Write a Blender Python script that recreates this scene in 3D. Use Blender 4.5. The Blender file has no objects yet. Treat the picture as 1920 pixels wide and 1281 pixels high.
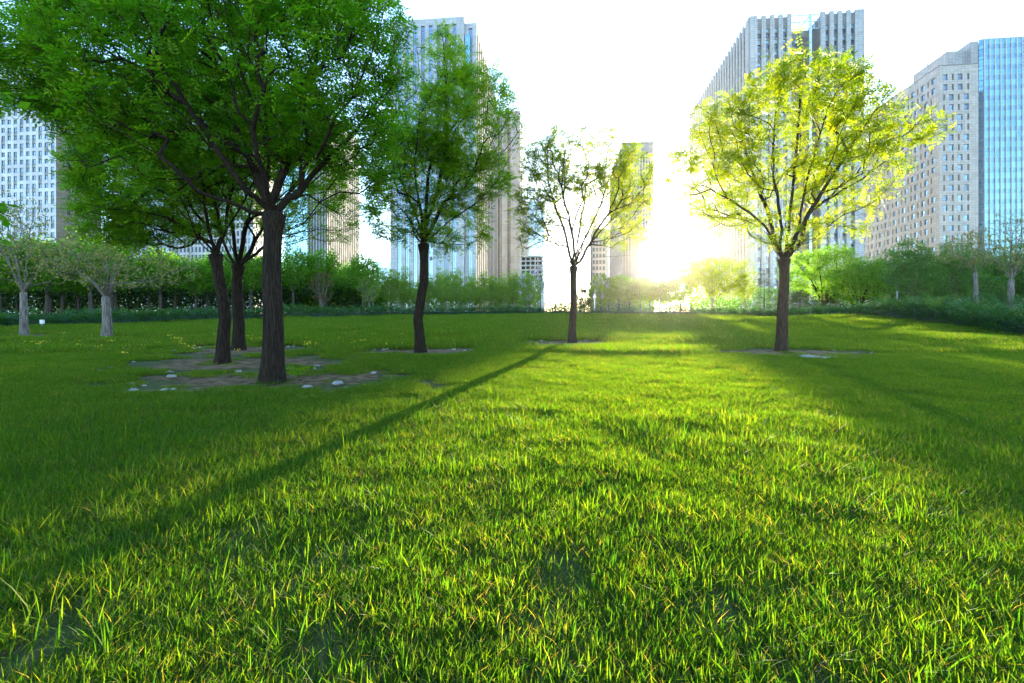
import bpy, math, random
import numpy as np
from mathutils import Vector

# ------------------------------------------------------------------ camera, sky, sun, exposure
sc = bpy.context.scene
COL = sc.collection
F = 1920 * 16 / 36.0            # focal length in photo pixels
EYE, HOR = 1.1, 620.0           # camera height (m) and photo row of eye level
cam = bpy.data.cameras.new('camera'); cam_o = bpy.data.objects.new('camera', cam); COL.objects.link(cam_o)
cam.lens, cam.sensor_width, cam.clip_end, cam.clip_start = 16, 36, 3000, 0.05
cam.shift_y = -(640.5 - HOR) / 1920
cam_o.location = (0, 0, EYE); cam_o.rotation_euler = (math.pi / 2, 0, 0)
sc.camera = cam_o

SUN_EL, SUN_AZ = math.radians(8.8), math.radians(18.2)
world = bpy.data.worlds.new('World'); sc.world = world; world.use_nodes = True
wn = world.node_tree
sky = wn.nodes.new('ShaderNodeTexSky'); sky.sky_type = 'NISHITA'; sky.sun_disc = False
sky.sun_elevation, sky.sun_rotation = SUN_EL, SUN_AZ
sky.dust_density, sky.air_density, sky.ozone_density = 0.45, 1.0, 2.6
wn.links.new(sky.outputs[0], wn.nodes['Background'].inputs[0])
wn.nodes['Background'].inputs[1].default_value = 0.125
sl = bpy.data.lights.new('sun', 'SUN'); sl.energy = 4.5; sl.angle = math.radians(1.0); sl.color = (1.0, 0.84, 0.54)
sun_o = bpy.data.objects.new('sun', sl); COL.objects.link(sun_o)
SD = Vector((math.sin(SUN_AZ) * math.cos(SUN_EL), math.cos(SUN_AZ) * math.cos(SUN_EL), math.sin(SUN_EL)))
sun_o.rotation_euler = SD.to_track_quat('Z', 'Y').to_euler()
sc.view_settings.view_transform = 'Standard'; sc.view_settings.look = 'None'
sc.view_settings.gamma = 1; sc.view_settings.use_curve_mapping = False
sc.view_settings.exposure = 3.2
sc.render.engine = 'CYCLES'
sc.cycles.use_denoising = True
sc.cycles.max_bounces = 12; sc.cycles.transmission_bounces = 10; sc.cycles.diffuse_bounces = 5; sc.cycles.glossy_bounces = 3
sc.cycles.caustics_reflective = False; sc.cycles.caustics_refractive = False
HAZE_DENSITY, HAZE_G = 0.00009, 0.88

RNG = np.random.default_rng(7)
random.seed(7)

# ------------------------------------------------------------------ helpers
def link(o, parent=None):
    COL.objects.link(o)
    if parent is not None: o.parent = parent
    return o

def tag(o, label=None, cat=None, group=None, kind=None):
    if label: o['label'] = label
    if cat: o['category'] = cat
    if group: o['group'] = group
    if kind: o['kind'] = kind
    return o

def thing(name, label, cat, loc=(0, 0, 0), rz=0.0, group=None):
    o = bpy.data.objects.new(name, None); COL.objects.link(o)
    o.empty_display_size = 0.2
    o.location = loc; o.rotation_euler = (0, 0, rz)
    return tag(o, label, cat, group)

def copy_thing(src, loc, rz, s, label=None):
    r = src.copy(); COL.objects.link(r)
    r.location = loc; r.rotation_euler = (0, 0, rz); r.scale = s if hasattr(s, '__len__') else (s, s, s)
    if label: r['label'] = label
    for ch in src.children:
        c = ch.copy(); COL.objects.link(c); c.parent = r
    return r

def mk_mesh(name, V, faces, mats, mi=None, smooth=False, tint=None, uv=None):
    """V (n,3); faces: list of int arrays (m,k)."""
    me = bpy.data.meshes.new(name)
    V = np.ascontiguousarray(V, dtype=np.float32)
    me.vertices.add(len(V)); me.vertices.foreach_set('co', V.ravel())
    idx = np.concatenate([f.ravel() for f in faces]).astype(np.int32)
    tot = np.concatenate([np.full(len(f), f.shape[1], np.int32) for f in faces])
    start = np.concatenate([[0], np.cumsum(tot)[:-1]]).astype(np.int32)
    me.loops.add(len(idx)); me.loops.foreach_set('vertex_index', idx)
    me.polygons.add(len(tot)); me.polygons.foreach_set('loop_start', start)
    if mi is not None: me.polygons.foreach_set('material_index', np.asarray(mi, np.int32))
    me.polygons.foreach_set('use_smooth', np.full(len(tot), bool(smooth)))
    for m in mats: me.materials.append(m)
    if tint is not None:
        a = me.attributes.new('tint', 'FLOAT', 'POINT'); a.data.foreach_set('value', np.asarray(tint, np.float32))
    if uv is not None:
        l = me.uv_layers.new(name='UVMap'); l.data.foreach_set('uv', np.asarray(uv, np.float32).ravel())
    me.update(calc_edges=True)
    return me

def mk(name, V, faces, mats, parent=None, **k):
    return link(bpy.data.objects.new(name, mk_mesh(name, V, faces, mats, **k)), parent)

def vnoise(x, y, s, seed=0):
    x = np.asarray(x, float) / s; y = np.asarray(y, float) / s
    xi, yi = np.floor(x).astype(np.int64), np.floor(y).astype(np.int64)
    fx, fy = x - xi, y - yi
    fx, fy = fx * fx * (3 - 2 * fx), fy * fy * (3 - 2 * fy)
    def h(a, b):
        n = (a * 374761393 + b * 668265263 + seed * 1442695041) & 0x7fffffff
        n = ((n ^ (n >> 13)) * 1274126177) & 0x7fffffff
        return ((n ^ (n >> 16)) & 0xffff) / 65535.0
    return (h(xi, yi) * (1 - fx) + h(xi + 1, yi) * fx) * (1 - fy) + (h(xi, yi + 1) * (1 - fx) + h(xi + 1, yi + 1) * fx) * fy

def fnoise(x, y, s, seed=0):
    return .55 * vnoise(x, y, s, seed) + .3 * vnoise(x, y, s * .47, seed + 1) + .15 * vnoise(x, y, s * .21, seed + 2)

SLOPE = 0.0645
def gz(x, y):
    """height of the gently rising lawn"""
    x = np.asarray(x, float); y = np.asarray(y, float)
    ye = np.clip(y, -8, None)
    ye = np.where(ye > 38, 38 + 8 * (1 - np.exp(-(ye - 38) / 8)), ye)
    z = SLOPE * ye + .03 * (fnoise(x, y, 3.1, 5) - .5) + .012 * (fnoise(x, y, .9, 9) - .5) * (np.abs(y) < 40)
    return z + .75 * np.exp(-((x - 21.5) ** 2 / 46 + (y - 19.5) ** 2 / 20))

def px_x(px, y): return (px - 960) / F * y
def px_z(py, y): return EYE + (HOR - py) / F * y
def depth_at(py): return 938.0 / (py - 565)
def on_ground(px, y):
    x = px_x(px, y); return Vector((x, y, float(gz(x, y))))

# ------------------------------------------------------------------ materials
def new_mat(name):
    m = bpy.data.materials.new(name); m.use_nodes = True
    return m, m.node_tree, m.node_tree.nodes['Principled BSDF']

def N(nt, t, **k):
    n = nt.nodes.new(t)
    for a, b in k.items(): setattr(n, a, b)
    return n

def simple(name, col, rough=.7, metal=0.0, spec=.5):
    m, nt, b = new_mat(name)
    b.inputs['Base Color'].default_value = (*col, 1); b.inputs['Roughness'].default_value = rough
    b.inputs['Metallic'].default_value = metal; b.inputs['Specular IOR Level'].default_value = spec
    return m

def noisy(name, c1, c2, scale=3.0, rough=.85, bump=.0, bscale=20.0):
    m, nt, b = new_mat(name)
    tc = N(nt, 'ShaderNodeTexCoord'); nz = N(nt, 'ShaderNodeTexNoise')
    nz.inputs['Scale'].default_value = scale; nz.inputs['Detail'].default_value = 6
    r = N(nt, 'ShaderNodeValToRGB'); r.color_ramp.elements[0].position = .3; r.color_ramp.elements[1].position = .7
    r.color_ramp.elements[0].color = (*c1, 1); r.color_ramp.elements[1].color = (*c2, 1)
    nt.links.new(tc.outputs['Object'], nz.inputs['Vector']); nt.links.new(nz.outputs['Fac'], r.inputs['Fac'])
    nt.links.new(r.outputs['Color'], b.inputs['Base Color']); b.inputs['Roughness'].default_value = rough
    if bump:
        n2 = N(nt, 'ShaderNodeTexNoise'); n2.inputs['Scale'].default_value = bscale; n2.inputs['Detail'].default_value = 5
        bp = N(nt, 'ShaderNodeBump'); bp.inputs['Strength'].default_value = bump; bp.inputs['Distance'].default_value = .05
        nt.links.new(tc.outputs['Object'], n2.inputs['Vector']); nt.links.new(n2.outputs['Fac'], bp.inputs['Height'])
        nt.links.new(bp.outputs['Normal'], b.inputs['Normal'])
    return m

def leaf_mat(name, stops, trans=.55, tscale=(1.25, 1.2, .45), rough=.55, spec=.22):
    """stops: [(pos, colour)] along the per-leaf 'tint' attribute; diffuse + translucent leaf"""
    m, nt, b = new_mat(name)
    at = N(nt, 'ShaderNodeAttribute', attribute_name='tint')
    r = N(nt, 'ShaderNodeValToRGB'); e = r.color_ramp.elements
    while len(e) < len(stops): e.new(.5)
    for el, (p, c) in zip(e, stops): el.position = p; el.color = (*c, 1)
    nt.links.new(at.outputs['Fac'], r.inputs['Fac']); nt.links.new(r.outputs['Color'], b.inputs['Base Color'])
    b.inputs['Roughness'].default_value = rough; b.inputs['Specular IOR Level'].default_value = spec
    tr = N(nt, 'ShaderNodeBsdfTranslucent')
    mul = N(nt, 'ShaderNodeMix', data_type='RGBA', blend_type='MULTIPLY'); mul.inputs[0].default_value = 1
    nt.links.new(r.outputs['Color'], mul.inputs[6]); mul.inputs[7].default_value = (*tscale, 1)
    nt.links.new(mul.outputs[2], tr.inputs['Color'])
    mx = N(nt, 'ShaderNodeMixShader'); mx.inputs[0].default_value = trans
    nt.links.new(b.outputs[0], mx.inputs[1]); nt.links.new(tr.outputs[0], mx.inputs[2])
    nt.links.new(mx.outputs[0], nt.nodes['Material Output'].inputs['Surface'])
    return m

def bark_mat(name, c1, c2, fur=9.0, bump=.9):
    m, nt, b = new_mat(name)
    tc = N(nt, 'ShaderNodeTexCoord'); mp = N(nt, 'ShaderNodeMapping'); mp.inputs['Scale'].default_value = (fur * 4.5, fur * 4.5, fur * .38)
    v = N(nt, 'ShaderNodeTexNoise'); v.inputs['Scale'].default_value = 1.6; v.inputs['Detail'].default_value = 8; v.inputs['Roughness'].default_value = .65
    r = N(nt, 'ShaderNodeValToRGB'); r.color_ramp.elements[0].position = .42; r.color_ramp.elements[1].position = .62
    r.color_ramp.elements[0].color = (*c1, 1); r.color_ramp.elements[1].color = (*c2, 1)
    bp = N(nt, 'ShaderNodeBump'); bp.inputs['Strength'].default_value = bump; bp.inputs['Distance'].default_value = .03
    nt.links.new(tc.outputs['Object'], mp.inputs['Vector']); nt.links.new(mp.outputs[0], v.inputs['Vector'])
    nt.links.new(v.outputs['Fac'], r.inputs['Fac']); nt.links.new(r.outputs['Color'], b.inputs['Base Color'])
    nt.links.new(v.outputs['Fac'], bp.inputs['Height']); nt.links.new(bp.outputs['Normal'], b.inputs['Normal'])
    b.inputs['Roughness'].default_value = .9; b.inputs['Specular IOR Level'].default_value = .2
    return m

def cladding(name, col, joint, bw, bh, mortar=.035, vary=.12, rough=.7, spec=.25):
    """stone or metal panels in metres on the UVs of a facade"""
    m, nt, b = new_mat(name)
    uv = N(nt, 'ShaderNodeUVMap'); br = N(nt, 'ShaderNodeTexBrick'); br.offset = 0.0
    br.inputs['Scale'].default_value = 1.0; br.inputs['Brick Width'].default_value = bw; br.inputs['Row Height'].default_value = bh
    br.inputs['Mortar Size'].default_value = mortar; br.inputs['Mortar Smooth'].default_value = .2
    br.inputs['Color1'].default_value = (*[c * (1 - vary) for c in col], 1); br.inputs['Color2'].default_value = (*[min(1, c * (1 + vary)) for c in col], 1)
    br.inputs['Mortar'].default_value = (*joint, 1)
    nz = N(nt, 'ShaderNodeTexNoise'); nz.inputs['Scale'].default_value = .22; nz.inputs['Detail'].default_value = 5
    mx = N(nt, 'ShaderNodeMix', data_type='RGBA', blend_type='MULTIPLY'); mx.inputs[0].default_value = .5
    rr = N(nt, 'ShaderNodeValToRGB'); rr.color_ramp.elements[0].color = (.72, .72, .74, 1); rr.color_ramp.elements[0].position = .3
    rr.color_ramp.elements[1].color = (1.08, 1.08, 1.06, 1); rr.color_ramp.elements[1].position = .7
    nt.links.new(uv.outputs[0], br.inputs['Vector']); nt.links.new(uv.outputs[0], nz.inputs['Vector'])
    nt.links.new(nz.outputs['Fac'], rr.inputs['Fac']); nt.links.new(br.outputs['Color'], mx.inputs[6]); nt.links.new(rr.outputs['Color'], mx.inputs[7])
    nt.links.new(mx.outputs[2], b.inputs['Base Color']); b.inputs['Roughness'].default_value = rough; b.inputs['Specular IOR Level'].default_value = spec
    bp = N(nt, 'ShaderNodeBump', invert=True); bp.inputs['Strength'].default_value = .5; bp.inputs['Distance'].default_value = .05
    nt.links.new(br.outputs['Fac'], bp.inputs['Height']); nt.links.new(bp.outputs['Normal'], b.inputs['Normal'])
    return m

def glass(name, dark, refl, fac=.35, vary=.5):
    """coated window glass: dark room behind, sky reflected in front, each pane a little different"""
    m, nt, b = new_mat(name)
    b.inputs['Base Color'].default_value = (*dark, 1); b.inputs['Roughness'].default_value = .3
    oi = N(nt, 'ShaderNodeObjectInfo')
    mr = N(nt, 'ShaderNodeMapRange'); mr.inputs['To Min'].default_value = max(.03, fac * (1 - vary)); mr.inputs['To Max'].default_value = min(.95, fac * (1 + vary))
    g = N(nt, 'ShaderNodeBsdfGlossy'); g.inputs['Color'].default_value = (*refl, 1); g.inputs['Roughness'].default_value = .06
    mx = N(nt, 'ShaderNodeMixShader')
    nt.links.new(oi.outputs['Random'], mr.inputs['Value']); nt.links.new(mr.outputs[0], mx.inputs[0])
    nt.links.new(b.outputs[0], mx.inputs[1]); nt.links.new(g.outputs[0], mx.inputs[2])
    nt.links.new(mx.outputs[0], nt.nodes['Material Output'].inputs['Surface'])
    return m

M = {}
M['grass'] = leaf_mat('grass_blade', [(0, (.014, .066, .011)), (.35, (.032, .108, .010)), (.7, (.074, .150, .011)), (.84, (.11, .15, .022)), (.9, (.19, .175, .08)), (1, (.27, .24, .15))], .6, (2.75, 2.1, .3), .6, .15)
M['locust'] = leaf_mat('locust_leaf', [(0, (.052, .20, .012)), (.5, (.105, .275, .014)), (1, (.20, .33, .018))], .62, (1.4, 1.4, .5))
M['locust_mid'] = leaf_mat('fresh_locust_leaf', [(0, (.075, .21, .012)), (.5, (.14, .30, .014)), (1, (.24, .37, .02))], .62, (1.55, 1.4, .4))
M['locust_young'] = leaf_mat('young_locust_leaf', [(0, (.082, .18, .010)), (.5, (.138, .235, .012)), (1, (.215, .265, .014))], .6, (1.9, 1.55, .25))
M['leaf_slender'] = leaf_mat('slender_tree_leaf', [(0, (.12, .24, .028)), (1, (.26, .40, .05))], .6)
M['leaf_grove'] = leaf_mat('grove_leaf', [(0, (.04, .16, .010)), (1, (.17, .36, .018))], .6)
M['leaf_shade'] = leaf_mat('shade_toned_leaf', [(0, (.016, .045, .010)), (1, (.04, .10, .012))], .3)  # darker leaf, shade of grove interior and backlit bush put into its colour
M['leaf_maple'] = leaf_mat('maple_leaf', [(0, (.045, .15, .024)), (1, (.11, .25, .045))], .5)
M['leaf_olive'] = leaf_mat('budding_leaf', [(0, (.16, .15, .05)), (.6, (.24, .24, .07)), (1, (.18, .28, .06))], .4)
M['leaf_red'] = leaf_mat('reddish_leaf', [(0, (.10, .06, .025)), (1, (.14, .13, .04))], .45)
M['needle'] = leaf_mat('juniper_needle', [(0, (.018, .065, .022)), (.6, (.036, .12, .028)), (1, (.09, .19, .03))], .4, rough=.6)
M['cedar'] = leaf_mat('cedar_needle', [(0, (.05, .055, .03)), (.5, (.05, .08, .04)), (1, (.12, .085, .045))], .25, rough=.6)
M['lilac'] = leaf_mat('lilac_petal', [(0, (.42, .36, .52)), (1, (.62, .56, .68))], .4, (1, 1, 1))
M['dandelion'] = leaf_mat('dandelion_petal', [(0, (.55, .46, .02)), (1, (.7, .6, .04))], .35, (1, 1, 1))
M['bark'] = bark_mat('dark_furrowed_bark', (.008, .005, .004), (.036, .024, .016))
M['bark_warm'] = bark_mat('brown_furrowed_bark', (.02, .012, .008), (.07, .047, .032))
M['twig'] = simple('twig_bark', (.045, .036, .028), .85)
M['bark_grey'] = bark_mat('pale_grey_bark', (.085, .075, .066), (.26, .235, .215), 6)
M['bark_twiggy'] = noisy('grey_brown_twigs', (.075, .06, .045), (.17, .145, .115), 5)
M['bark_thin'] = noisy('thin_trunk_bark', (.10, .08, .06), (.22, .18, .14), 6)
M['bark_deep'] = noisy('shade_toned_bark', (.035, .028, .022), (.08, .065, .05), 6)  # thin trunk bark darkened, the grove's shade put into its colour
def soil_mat():
    m = noisy('dry_bare_soil', (.055, .031, .017), (.24, .165, .095), 7, .95, .8, 40); nt = m.node_tree; b = nt.nodes['Principled BSDF']
    src = b.inputs['Base Color'].links[0].from_socket; at = N(nt, 'ShaderNodeAttribute', attribute_name='tint'); tc = N(nt, 'ShaderNodeTexCoord'); nz = N(nt, 'ShaderNodeTexNoise'); nz.inputs['Scale'].default_value = 6; nz.inputs['Detail'].default_value = 6
    ad = N(nt, 'ShaderNodeMath', operation='ADD'); mr = N(nt, 'ShaderNodeMapRange'); mr.inputs['From Min'].default_value = .75; mr.inputs['From Max'].default_value = 1.05; mx = N(nt, 'ShaderNodeMix', data_type='RGBA'); mx.inputs[6].default_value = (.05, .07, .02, 1)
    nt.links.new(tc.outputs['Object'], nz.inputs['Vector']); nt.links.new(at.outputs['Fac'], ad.inputs[0]); nt.links.new(nz.outputs['Fac'], ad.inputs[1]); nt.links.new(ad.outputs[0], mr.inputs['Value']); nt.links.new(mr.outputs[0], mx.inputs[0]); nt.links.new(src, mx.inputs[7]); nt.links.new(mx.outputs[2], b.inputs['Base Color']); b.inputs['Specular IOR Level'].default_value = .1
    return m
M['soil'] = soil_mat()
M['stone'] = noisy('pale_ring_stone', (.16, .16, .16), (.38, .37, .35), 8, .8, .4, 30)

# ------------------------------------------------------------------ ground
def make_ground():
    m, nt, b = new_mat('turf')
    tc = N(nt, 'ShaderNodeTexCoord')
    n1 = N(nt, 'ShaderNodeTexNoise'); n1.inputs['Scale'].default_value = 1.3; n1.inputs['Detail'].default_value = 8
    n2 = N(nt, 'ShaderNodeTexNoise'); n2.inputs['Scale'].default_value = 38; n2.inputs['Detail'].default_value = 4
    r = N(nt, 'ShaderNodeValToRGB'); e = r.color_ramp.elements; e.new(.5)
    for el, p, c in zip(e, (.25, .5, .78), ((.030, .045, .012), (.060, .075, .022), (.13, .11, .055))): el.position = p; el.color = (*c, 1)
    mx = N(nt, 'ShaderNodeMath', operation='MULTIPLY_ADD'); mx.inputs[1].default_value = .5
    h = N(nt, 'ShaderNodeMath', operation='MULTIPLY'); h.inputs[1].default_value = .5
    nt.links.new(tc.outputs['Object'], n1.inputs['Vector']); nt.links.new(tc.outputs['Object'], n2.inputs['Vector'])
    nt.links.new(n2.outputs['Fac'], h.inputs[0]); nt.links.new(n1.outputs['Fac'], mx.inputs[0]); nt.links.new(h.outputs[0], mx.inputs[2])
    nt.links.new(mx.outputs[0], r.inputs['Fac']); nt.links.new(r.outputs['Color'], b.inputs['Base Color']); b.inputs['Roughness'].default_value = .95
    bp = N(nt, 'ShaderNodeBump'); bp.inputs['Strength'].default_value = .7; bp.inputs['Distance'].default_value = .03
    nt.links.new(n2.outputs['Fac'], bp.inputs['Height']); nt.links.new(bp.outputs['Normal'], b.inputs['Normal'])
    b.inputs['Specular IOR Level'].default_value = .15
    def axis(far0, near0, near1, far1, step):
        a = np.arange(near0, near1 + 1e-6, step)
        l = near0 - np.geomspace(step, near0 - far0, 22)[::-1]; h_ = near1 + np.geomspace(step, far1 - near1, 22)
        return np.concatenate([l, a, h_])
    xs = axis(-222, -26, 26, 228, .5); ys = axis(-14, -2, 48, 288, .5)
    xs = np.unique(np.round(np.r_[xs, np.arange(-7, 7.01, .125)], 4)); ys = np.unique(np.round(np.r_[ys, np.arange(.5, 9.01, .125)], 4))
    X, Y = np.meshgrid(xs, ys); V = np.stack([X, Y, gz(X, Y)], -1).reshape(-1, 3)
    nx, ny = len(xs), len(ys)
    i = (np.arange(ny - 1)[:, None] * nx + np.arange(nx - 1)[None]).ravel()
    o = mk('ground', V, [np.stack([i, i + 1, i + nx + 1, i + nx], 1)], [m], smooth=True)
    tag(o, 'green lawn rising gently to the junipers at its far edge', kind='structure')
make_ground()

# ------------------------------------------------------------------ haze
def box_arrays(x0, x1, y0, y1, z0, z1):
    v = np.array([(x, y, z) for z in (z0, z1) for y in (y0, y1) for x in (x0, x1)], float)
    f = np.array([(0, 2, 3, 1), (4, 5, 7, 6), (0, 1, 5, 4), (2, 6, 7, 3), (0, 4, 6, 2), (1, 3, 7, 5)])
    return v, f

def make_haze():
    m, nt, b = new_mat('haze_air'); nt.nodes.clear()
    out = N(nt, 'ShaderNodeOutputMaterial'); pv = N(nt, 'ShaderNodeVolumePrincipled')
    pv.inputs['Density'].default_value = HAZE_DENSITY; pv.inputs['Anisotropy'].default_value = HAZE_G
    pv.inputs['Color'].default_value = (1.0, .97, .9, 1)
    nt.links.new(pv.outputs[0], out.inputs['Volume'])
    v, f = box_arrays(-226, 232, -15.5, 292, -2, 112)
    o = mk('haze', v, [f], [m]); tag(o, 'thin sunlit evening haze over the park', kind='stuff')
make_haze()

# ------------------------------------------------------------------ buildings
YAW = math.radians(-5.5)
BASE = 2.4

class Q:
    """quads with metre UVs and material slots, in a building's own frame"""
    def __init__(s): s.v, s.f, s.uv, s.mi = [], [], [], []
    def quad(s, a, b, c, d, uv=None, mi=0):
        i = len(s.v); s.v += [a, b, c, d]; s.f.append((i, i + 1, i + 2, i + 3)); s.mi.append(mi)
        if uv is None:
            e1 = math.dist(a, b); e2 = math.dist(b, c); uv = ((0, 0), (e1, 0), (e1, e2), (0, e2))
        s.uv += list(uv)
    def box(s, x0, x1, y0, y1, z0, z1, mi=0):
        p = lambda x, y, z: (x, y, z)
        s.quad(p(x0, y0, z0), p(x1, y0, z0), p(x1, y0, z1), p(x0, y0, z1), ((x0, z0), (x1, z0), (x1, z1), (x0, z1)), mi)
        s.quad(p(x1, y1, z0), p(x0, y1, z0), p(x0, y1, z1), p(x1, y1, z1), ((x1, z0), (x0, z0), (x0, z1), (x1, z1)), mi)
        s.quad(p(x1, y0, z0), p(x1, y1, z0), p(x1, y1, z1), p(x1, y0, z1), ((y0, z0), (y1, z0), (y1, z1), (y0, z1)), mi)
        s.quad(p(x0, y1, z0), p(x0, y0, z0), p(x0, y0, z1), p(x0, y1, z1), ((y1, z0), (y0, z0), (y0, z1), (y1, z1)), mi)
        s.quad(p(x0, y0, z1), p(x1, y0, z1), p(x1, y1, z1), p(x0, y1, z1), ((x0, y0), (x1, y0), (x1, y1), (x0, y1)), mi)
        s.quad(p(x0, y1, z0), p(x1, y1, z0), p(x1, y0, z0), p(x0, y0, z0), None, mi)
    def mesh(s, name, mats):
        return mk_mesh(name, np.array(s.v), [np.array(s.f)], mats, mi=s.mi, uv=np.array(s.uv))
    def obj(s, name, mats, parent=None):
        return link(bpy.data.objects.new(name, s.mesh(name, mats)), parent)

def facepoint(o, d, n, u, z, w=0.0): return (o[0] + d[0] * u - n[0] * w, o[1] + d[1] * u - n[1] * w, z)
def outward(d): return (d[1], -d[0])

def facade(q, o, d, xb, zb, is_open, depth=.3, mi=0):
    """a wall in the vertical plane through o along d, with real openings and reveals"""
    n = outward(d)
    P = lambda u, z, w=0.0: facepoint(o, d, n, u, z, w)
    for j in range(len(zb) - 1):
        z0, z1 = zb[j], zb[j + 1]; run = None
        for i in range(len(xb)):
            op = i < len(xb) - 1 and is_open(i, j)
            if i < len(xb) - 1 and not op:
                if run is None: run = xb[i]
                continue
            if run is not None:
                u0, u1 = run, xb[i] if i < len(xb) - 1 else xb[-1]
                q.quad(P(u0, z0), P(u1, z0), P(u1, z1), P(u0, z1), ((u0, z0), (u1, z0), (u1, z1), (u0, z1)), mi); run = None
            if op:
                u0, u1 = xb[i], xb[i + 1]; e = depth
                q.quad(P(u0, z0), P(u0, z0, e), P(u0, z1, e), P(u0, z1), None, mi); q.quad(P(u1, z0, e), P(u1, z0), P(u1, z1), P(u1, z1, e), None, mi)
                q.quad(P(u0, z0), P(u1, z0), P(u1, z0, e), P(u0, z0, e), None, mi); q.quad(P(u0, z1, e), P(u1, z1, e), P(u1, z1), P(u0, z1), None, mi)

def window_q(w, h, vm=(), hm=(), fr=.07, q=None, o=(0, 0), d=(1, 0), u=0.0, z=0.0, inset=0.0, pane=True):
    """frame bars and a pane; stands in the plane of d"""
    q = q or Q(); n = outward(d)
    P = lambda a, b, c: facepoint(o, d, n, u + a, z + b, inset + c)
    def bar(a0, a1, b0, b1):
        q.quad(P(a0, b0, 0), P(a1, b0, 0), P(a1, b1, 0), P(a0, b1, 0), None, 0)
        q.quad(P(a0, b0, .06), P(a0, b0, 0), P(a0, b1, 0), P(a0, b1, .06), None, 0); q.quad(P(a1, b0, 0), P(a1, b0, .06), P(a1, b1, .06), P(a1, b1, 0), None, 0)
        q.quad(P(a0, b1, 0), P(a1, b1, 0), P(a1, b1, .06), P(a0, b1, .06), None, 0); q.quad(P(a0, b0, .06), P(a1, b0, .06), P(a1, b0, 0), P(a0, b0, 0), None, 0)
    bar(0, w, 0, fr); bar(0, w, h - fr, h); bar(0, fr, fr, h - fr); bar(w - fr, w, fr, h - fr)
    for a in vm: bar(a * w - fr / 2, a * w + fr / 2, fr, h - fr)
    for b_ in hm: bar(fr, w - fr, b_ * h - fr / 2, b_ * h + fr / 2)
    if pane: q.quad(P(fr, fr, .05), P(w - fr, fr, .05), P(w - fr, h - fr, .05), P(fr, h - fr, .05), None, 1)
    return q

def place_face(o_, me_o, o, d, u, z, inset):
    n = outward(d); p = facepoint(o, d, n, u, z, inset)
    me_o.location = p; me_o.rotation_euler = (0, 0, math.atan2(d[1], d[0]))

def put(mesh, name, bld, o, d, u, z, inset):
    w = link(bpy.data.objects.new(name, mesh), bld); place_face(None, w, o, d, u, z, inset); return w

def building(name, label, px, D, group=None):
    return thing(name, label, 'building', (px_x(px, D), D, BASE), YAW, group)
def top(py, D): return px_z(py, D) - BASE

FR = simple('window_frame_grey', (.16, .17, .18), .5); FRW = simple('window_frame_white', (.6, .62, .64), .5); FRD = simple('window_frame_dark', (.04, .045, .05), .5)
G_BLUE = glass('blue_window_glass', (.03, .055, .08), (.55, .78, 1.0), .22)
G_DARK = glass('dark_window_glass', (.025, .032, .042), (.55, .68, .82), .14, .7)
G_SPAN = glass('pale_spandrel_glass', (.16, .25, .27), (.7, .85, .9), .25, .2)
G_CYAN = glass('cyan_curtain_glass', (.02, .20, .33), (.50, .86, 1.0), .30, .3)
G_DEEP = glass('deep_blue_spandrel', (.01, .09, .17), (.35, .72, .95), .3, .3)
G_TEAL = glass('teal_curtain_glass', (.05, .22, .27), (.6, .9, 1.0), .4, .3)
G_PALE = glass('pale_sky_glass', (.22, .32, .40), (.8, .92, 1.0), .4, .2)
D_STRIP = simple('dark_recess_strip', (.03, .03, .034), 1, 0, 0)
D_FRAME = simple('dark_strip_frame', (.05, .05, .05), 1, 0, 0)
G_NAVY = glass('navy_strip_glass', (.012, .035, .055), (.5, .7, .85), .18, .5)
S_GREY = cladding('light_grey_stone', (.36, .37, .39), (.15, .15, .16), 1.1, .53)
S_PIER = cladding('pale_pier_stone', (.45, .46, .48), (.20, .20, .21), 1.2, .53)
S_PANEL = cladding('grey_panel_stone', (.24, .24, .25), (.15, .15, .15), 1.2, 1.06)
S_BEIGE = cladding('beige_stone', (.45, .43, .42), (.22, .20, .18), 1.1, .83)
S_WHITE = cladding('white_tower_panel', (.58, .60, .64), (.36, .38, .42), 2.3, 2.7)
S_TAN = cladding('tan_stone', (.30, .255, .20), (.2, .16, .12), 1.5, 1.35, rough=1, spec=0)
S_MID = cladding('pale_blue_grey_panel', (.42, .45, .49), (.24, .26, .29), 1.33, .8)
S_FIN = cladding('warm_white_fin', (.31, .325, .345), (.15, .145, .14), 2.0, 3.2, rough=1, spec=0)
S_PINK = cladding('pinkish_stone', (.29, .28, .275), (.14, .125, .12), 2.0, 3.2, rough=1, spec=0)
CONC = noisy('raw_concrete', (.32, .31, .29), (.45, .43, .40), 1.2)
ROOFM = simple('flat_roof', (.25, .25, .25), .9)
STEEL = simple('pale_steel', (.45, .55, .6), .4, .5)

def shell(q, x0, x1, y0, y1, z0, z1, skip='', mi=0):
    """plain walls and roof of a block; skip names faces that are built as facades"""
    if 'f' not in skip: q.quad((x0, y0, z0), (x1, y0, z0), (x1, y0, z1), (x0, y0, z1), ((x0, z0), (x1, z0), (x1, z1), (x0, z1)), mi)
    if 'b' not in skip: q.quad((x1, y1, z0), (x0, y1, z0), (x0, y1, z1), (x1, y1, z1), ((x1, z0), (x0, z0), (x0, z1), (x1, z1)), mi)
    if 'r' not in skip: q.quad((x1, y0, z0), (x1, y1, z0), (x1, y1, z1), (x1, y0, z1), ((y0, z0), (y1, z0), (y1, z1), (y0, z1)), mi)
    if 'l' not in skip: q.quad((x0, y1, z0), (x0, y0, z0), (x0, y0, z1), (x0, y1, z1), ((y1, z0), (y0, z0), (y0, z1), (y1, z1)), mi)
    if 't' not in skip: q.quad((x0, y0, z1), (x1, y0, z1), (x1, y1, z1), (x0, y1, z1), None, mi)

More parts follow.
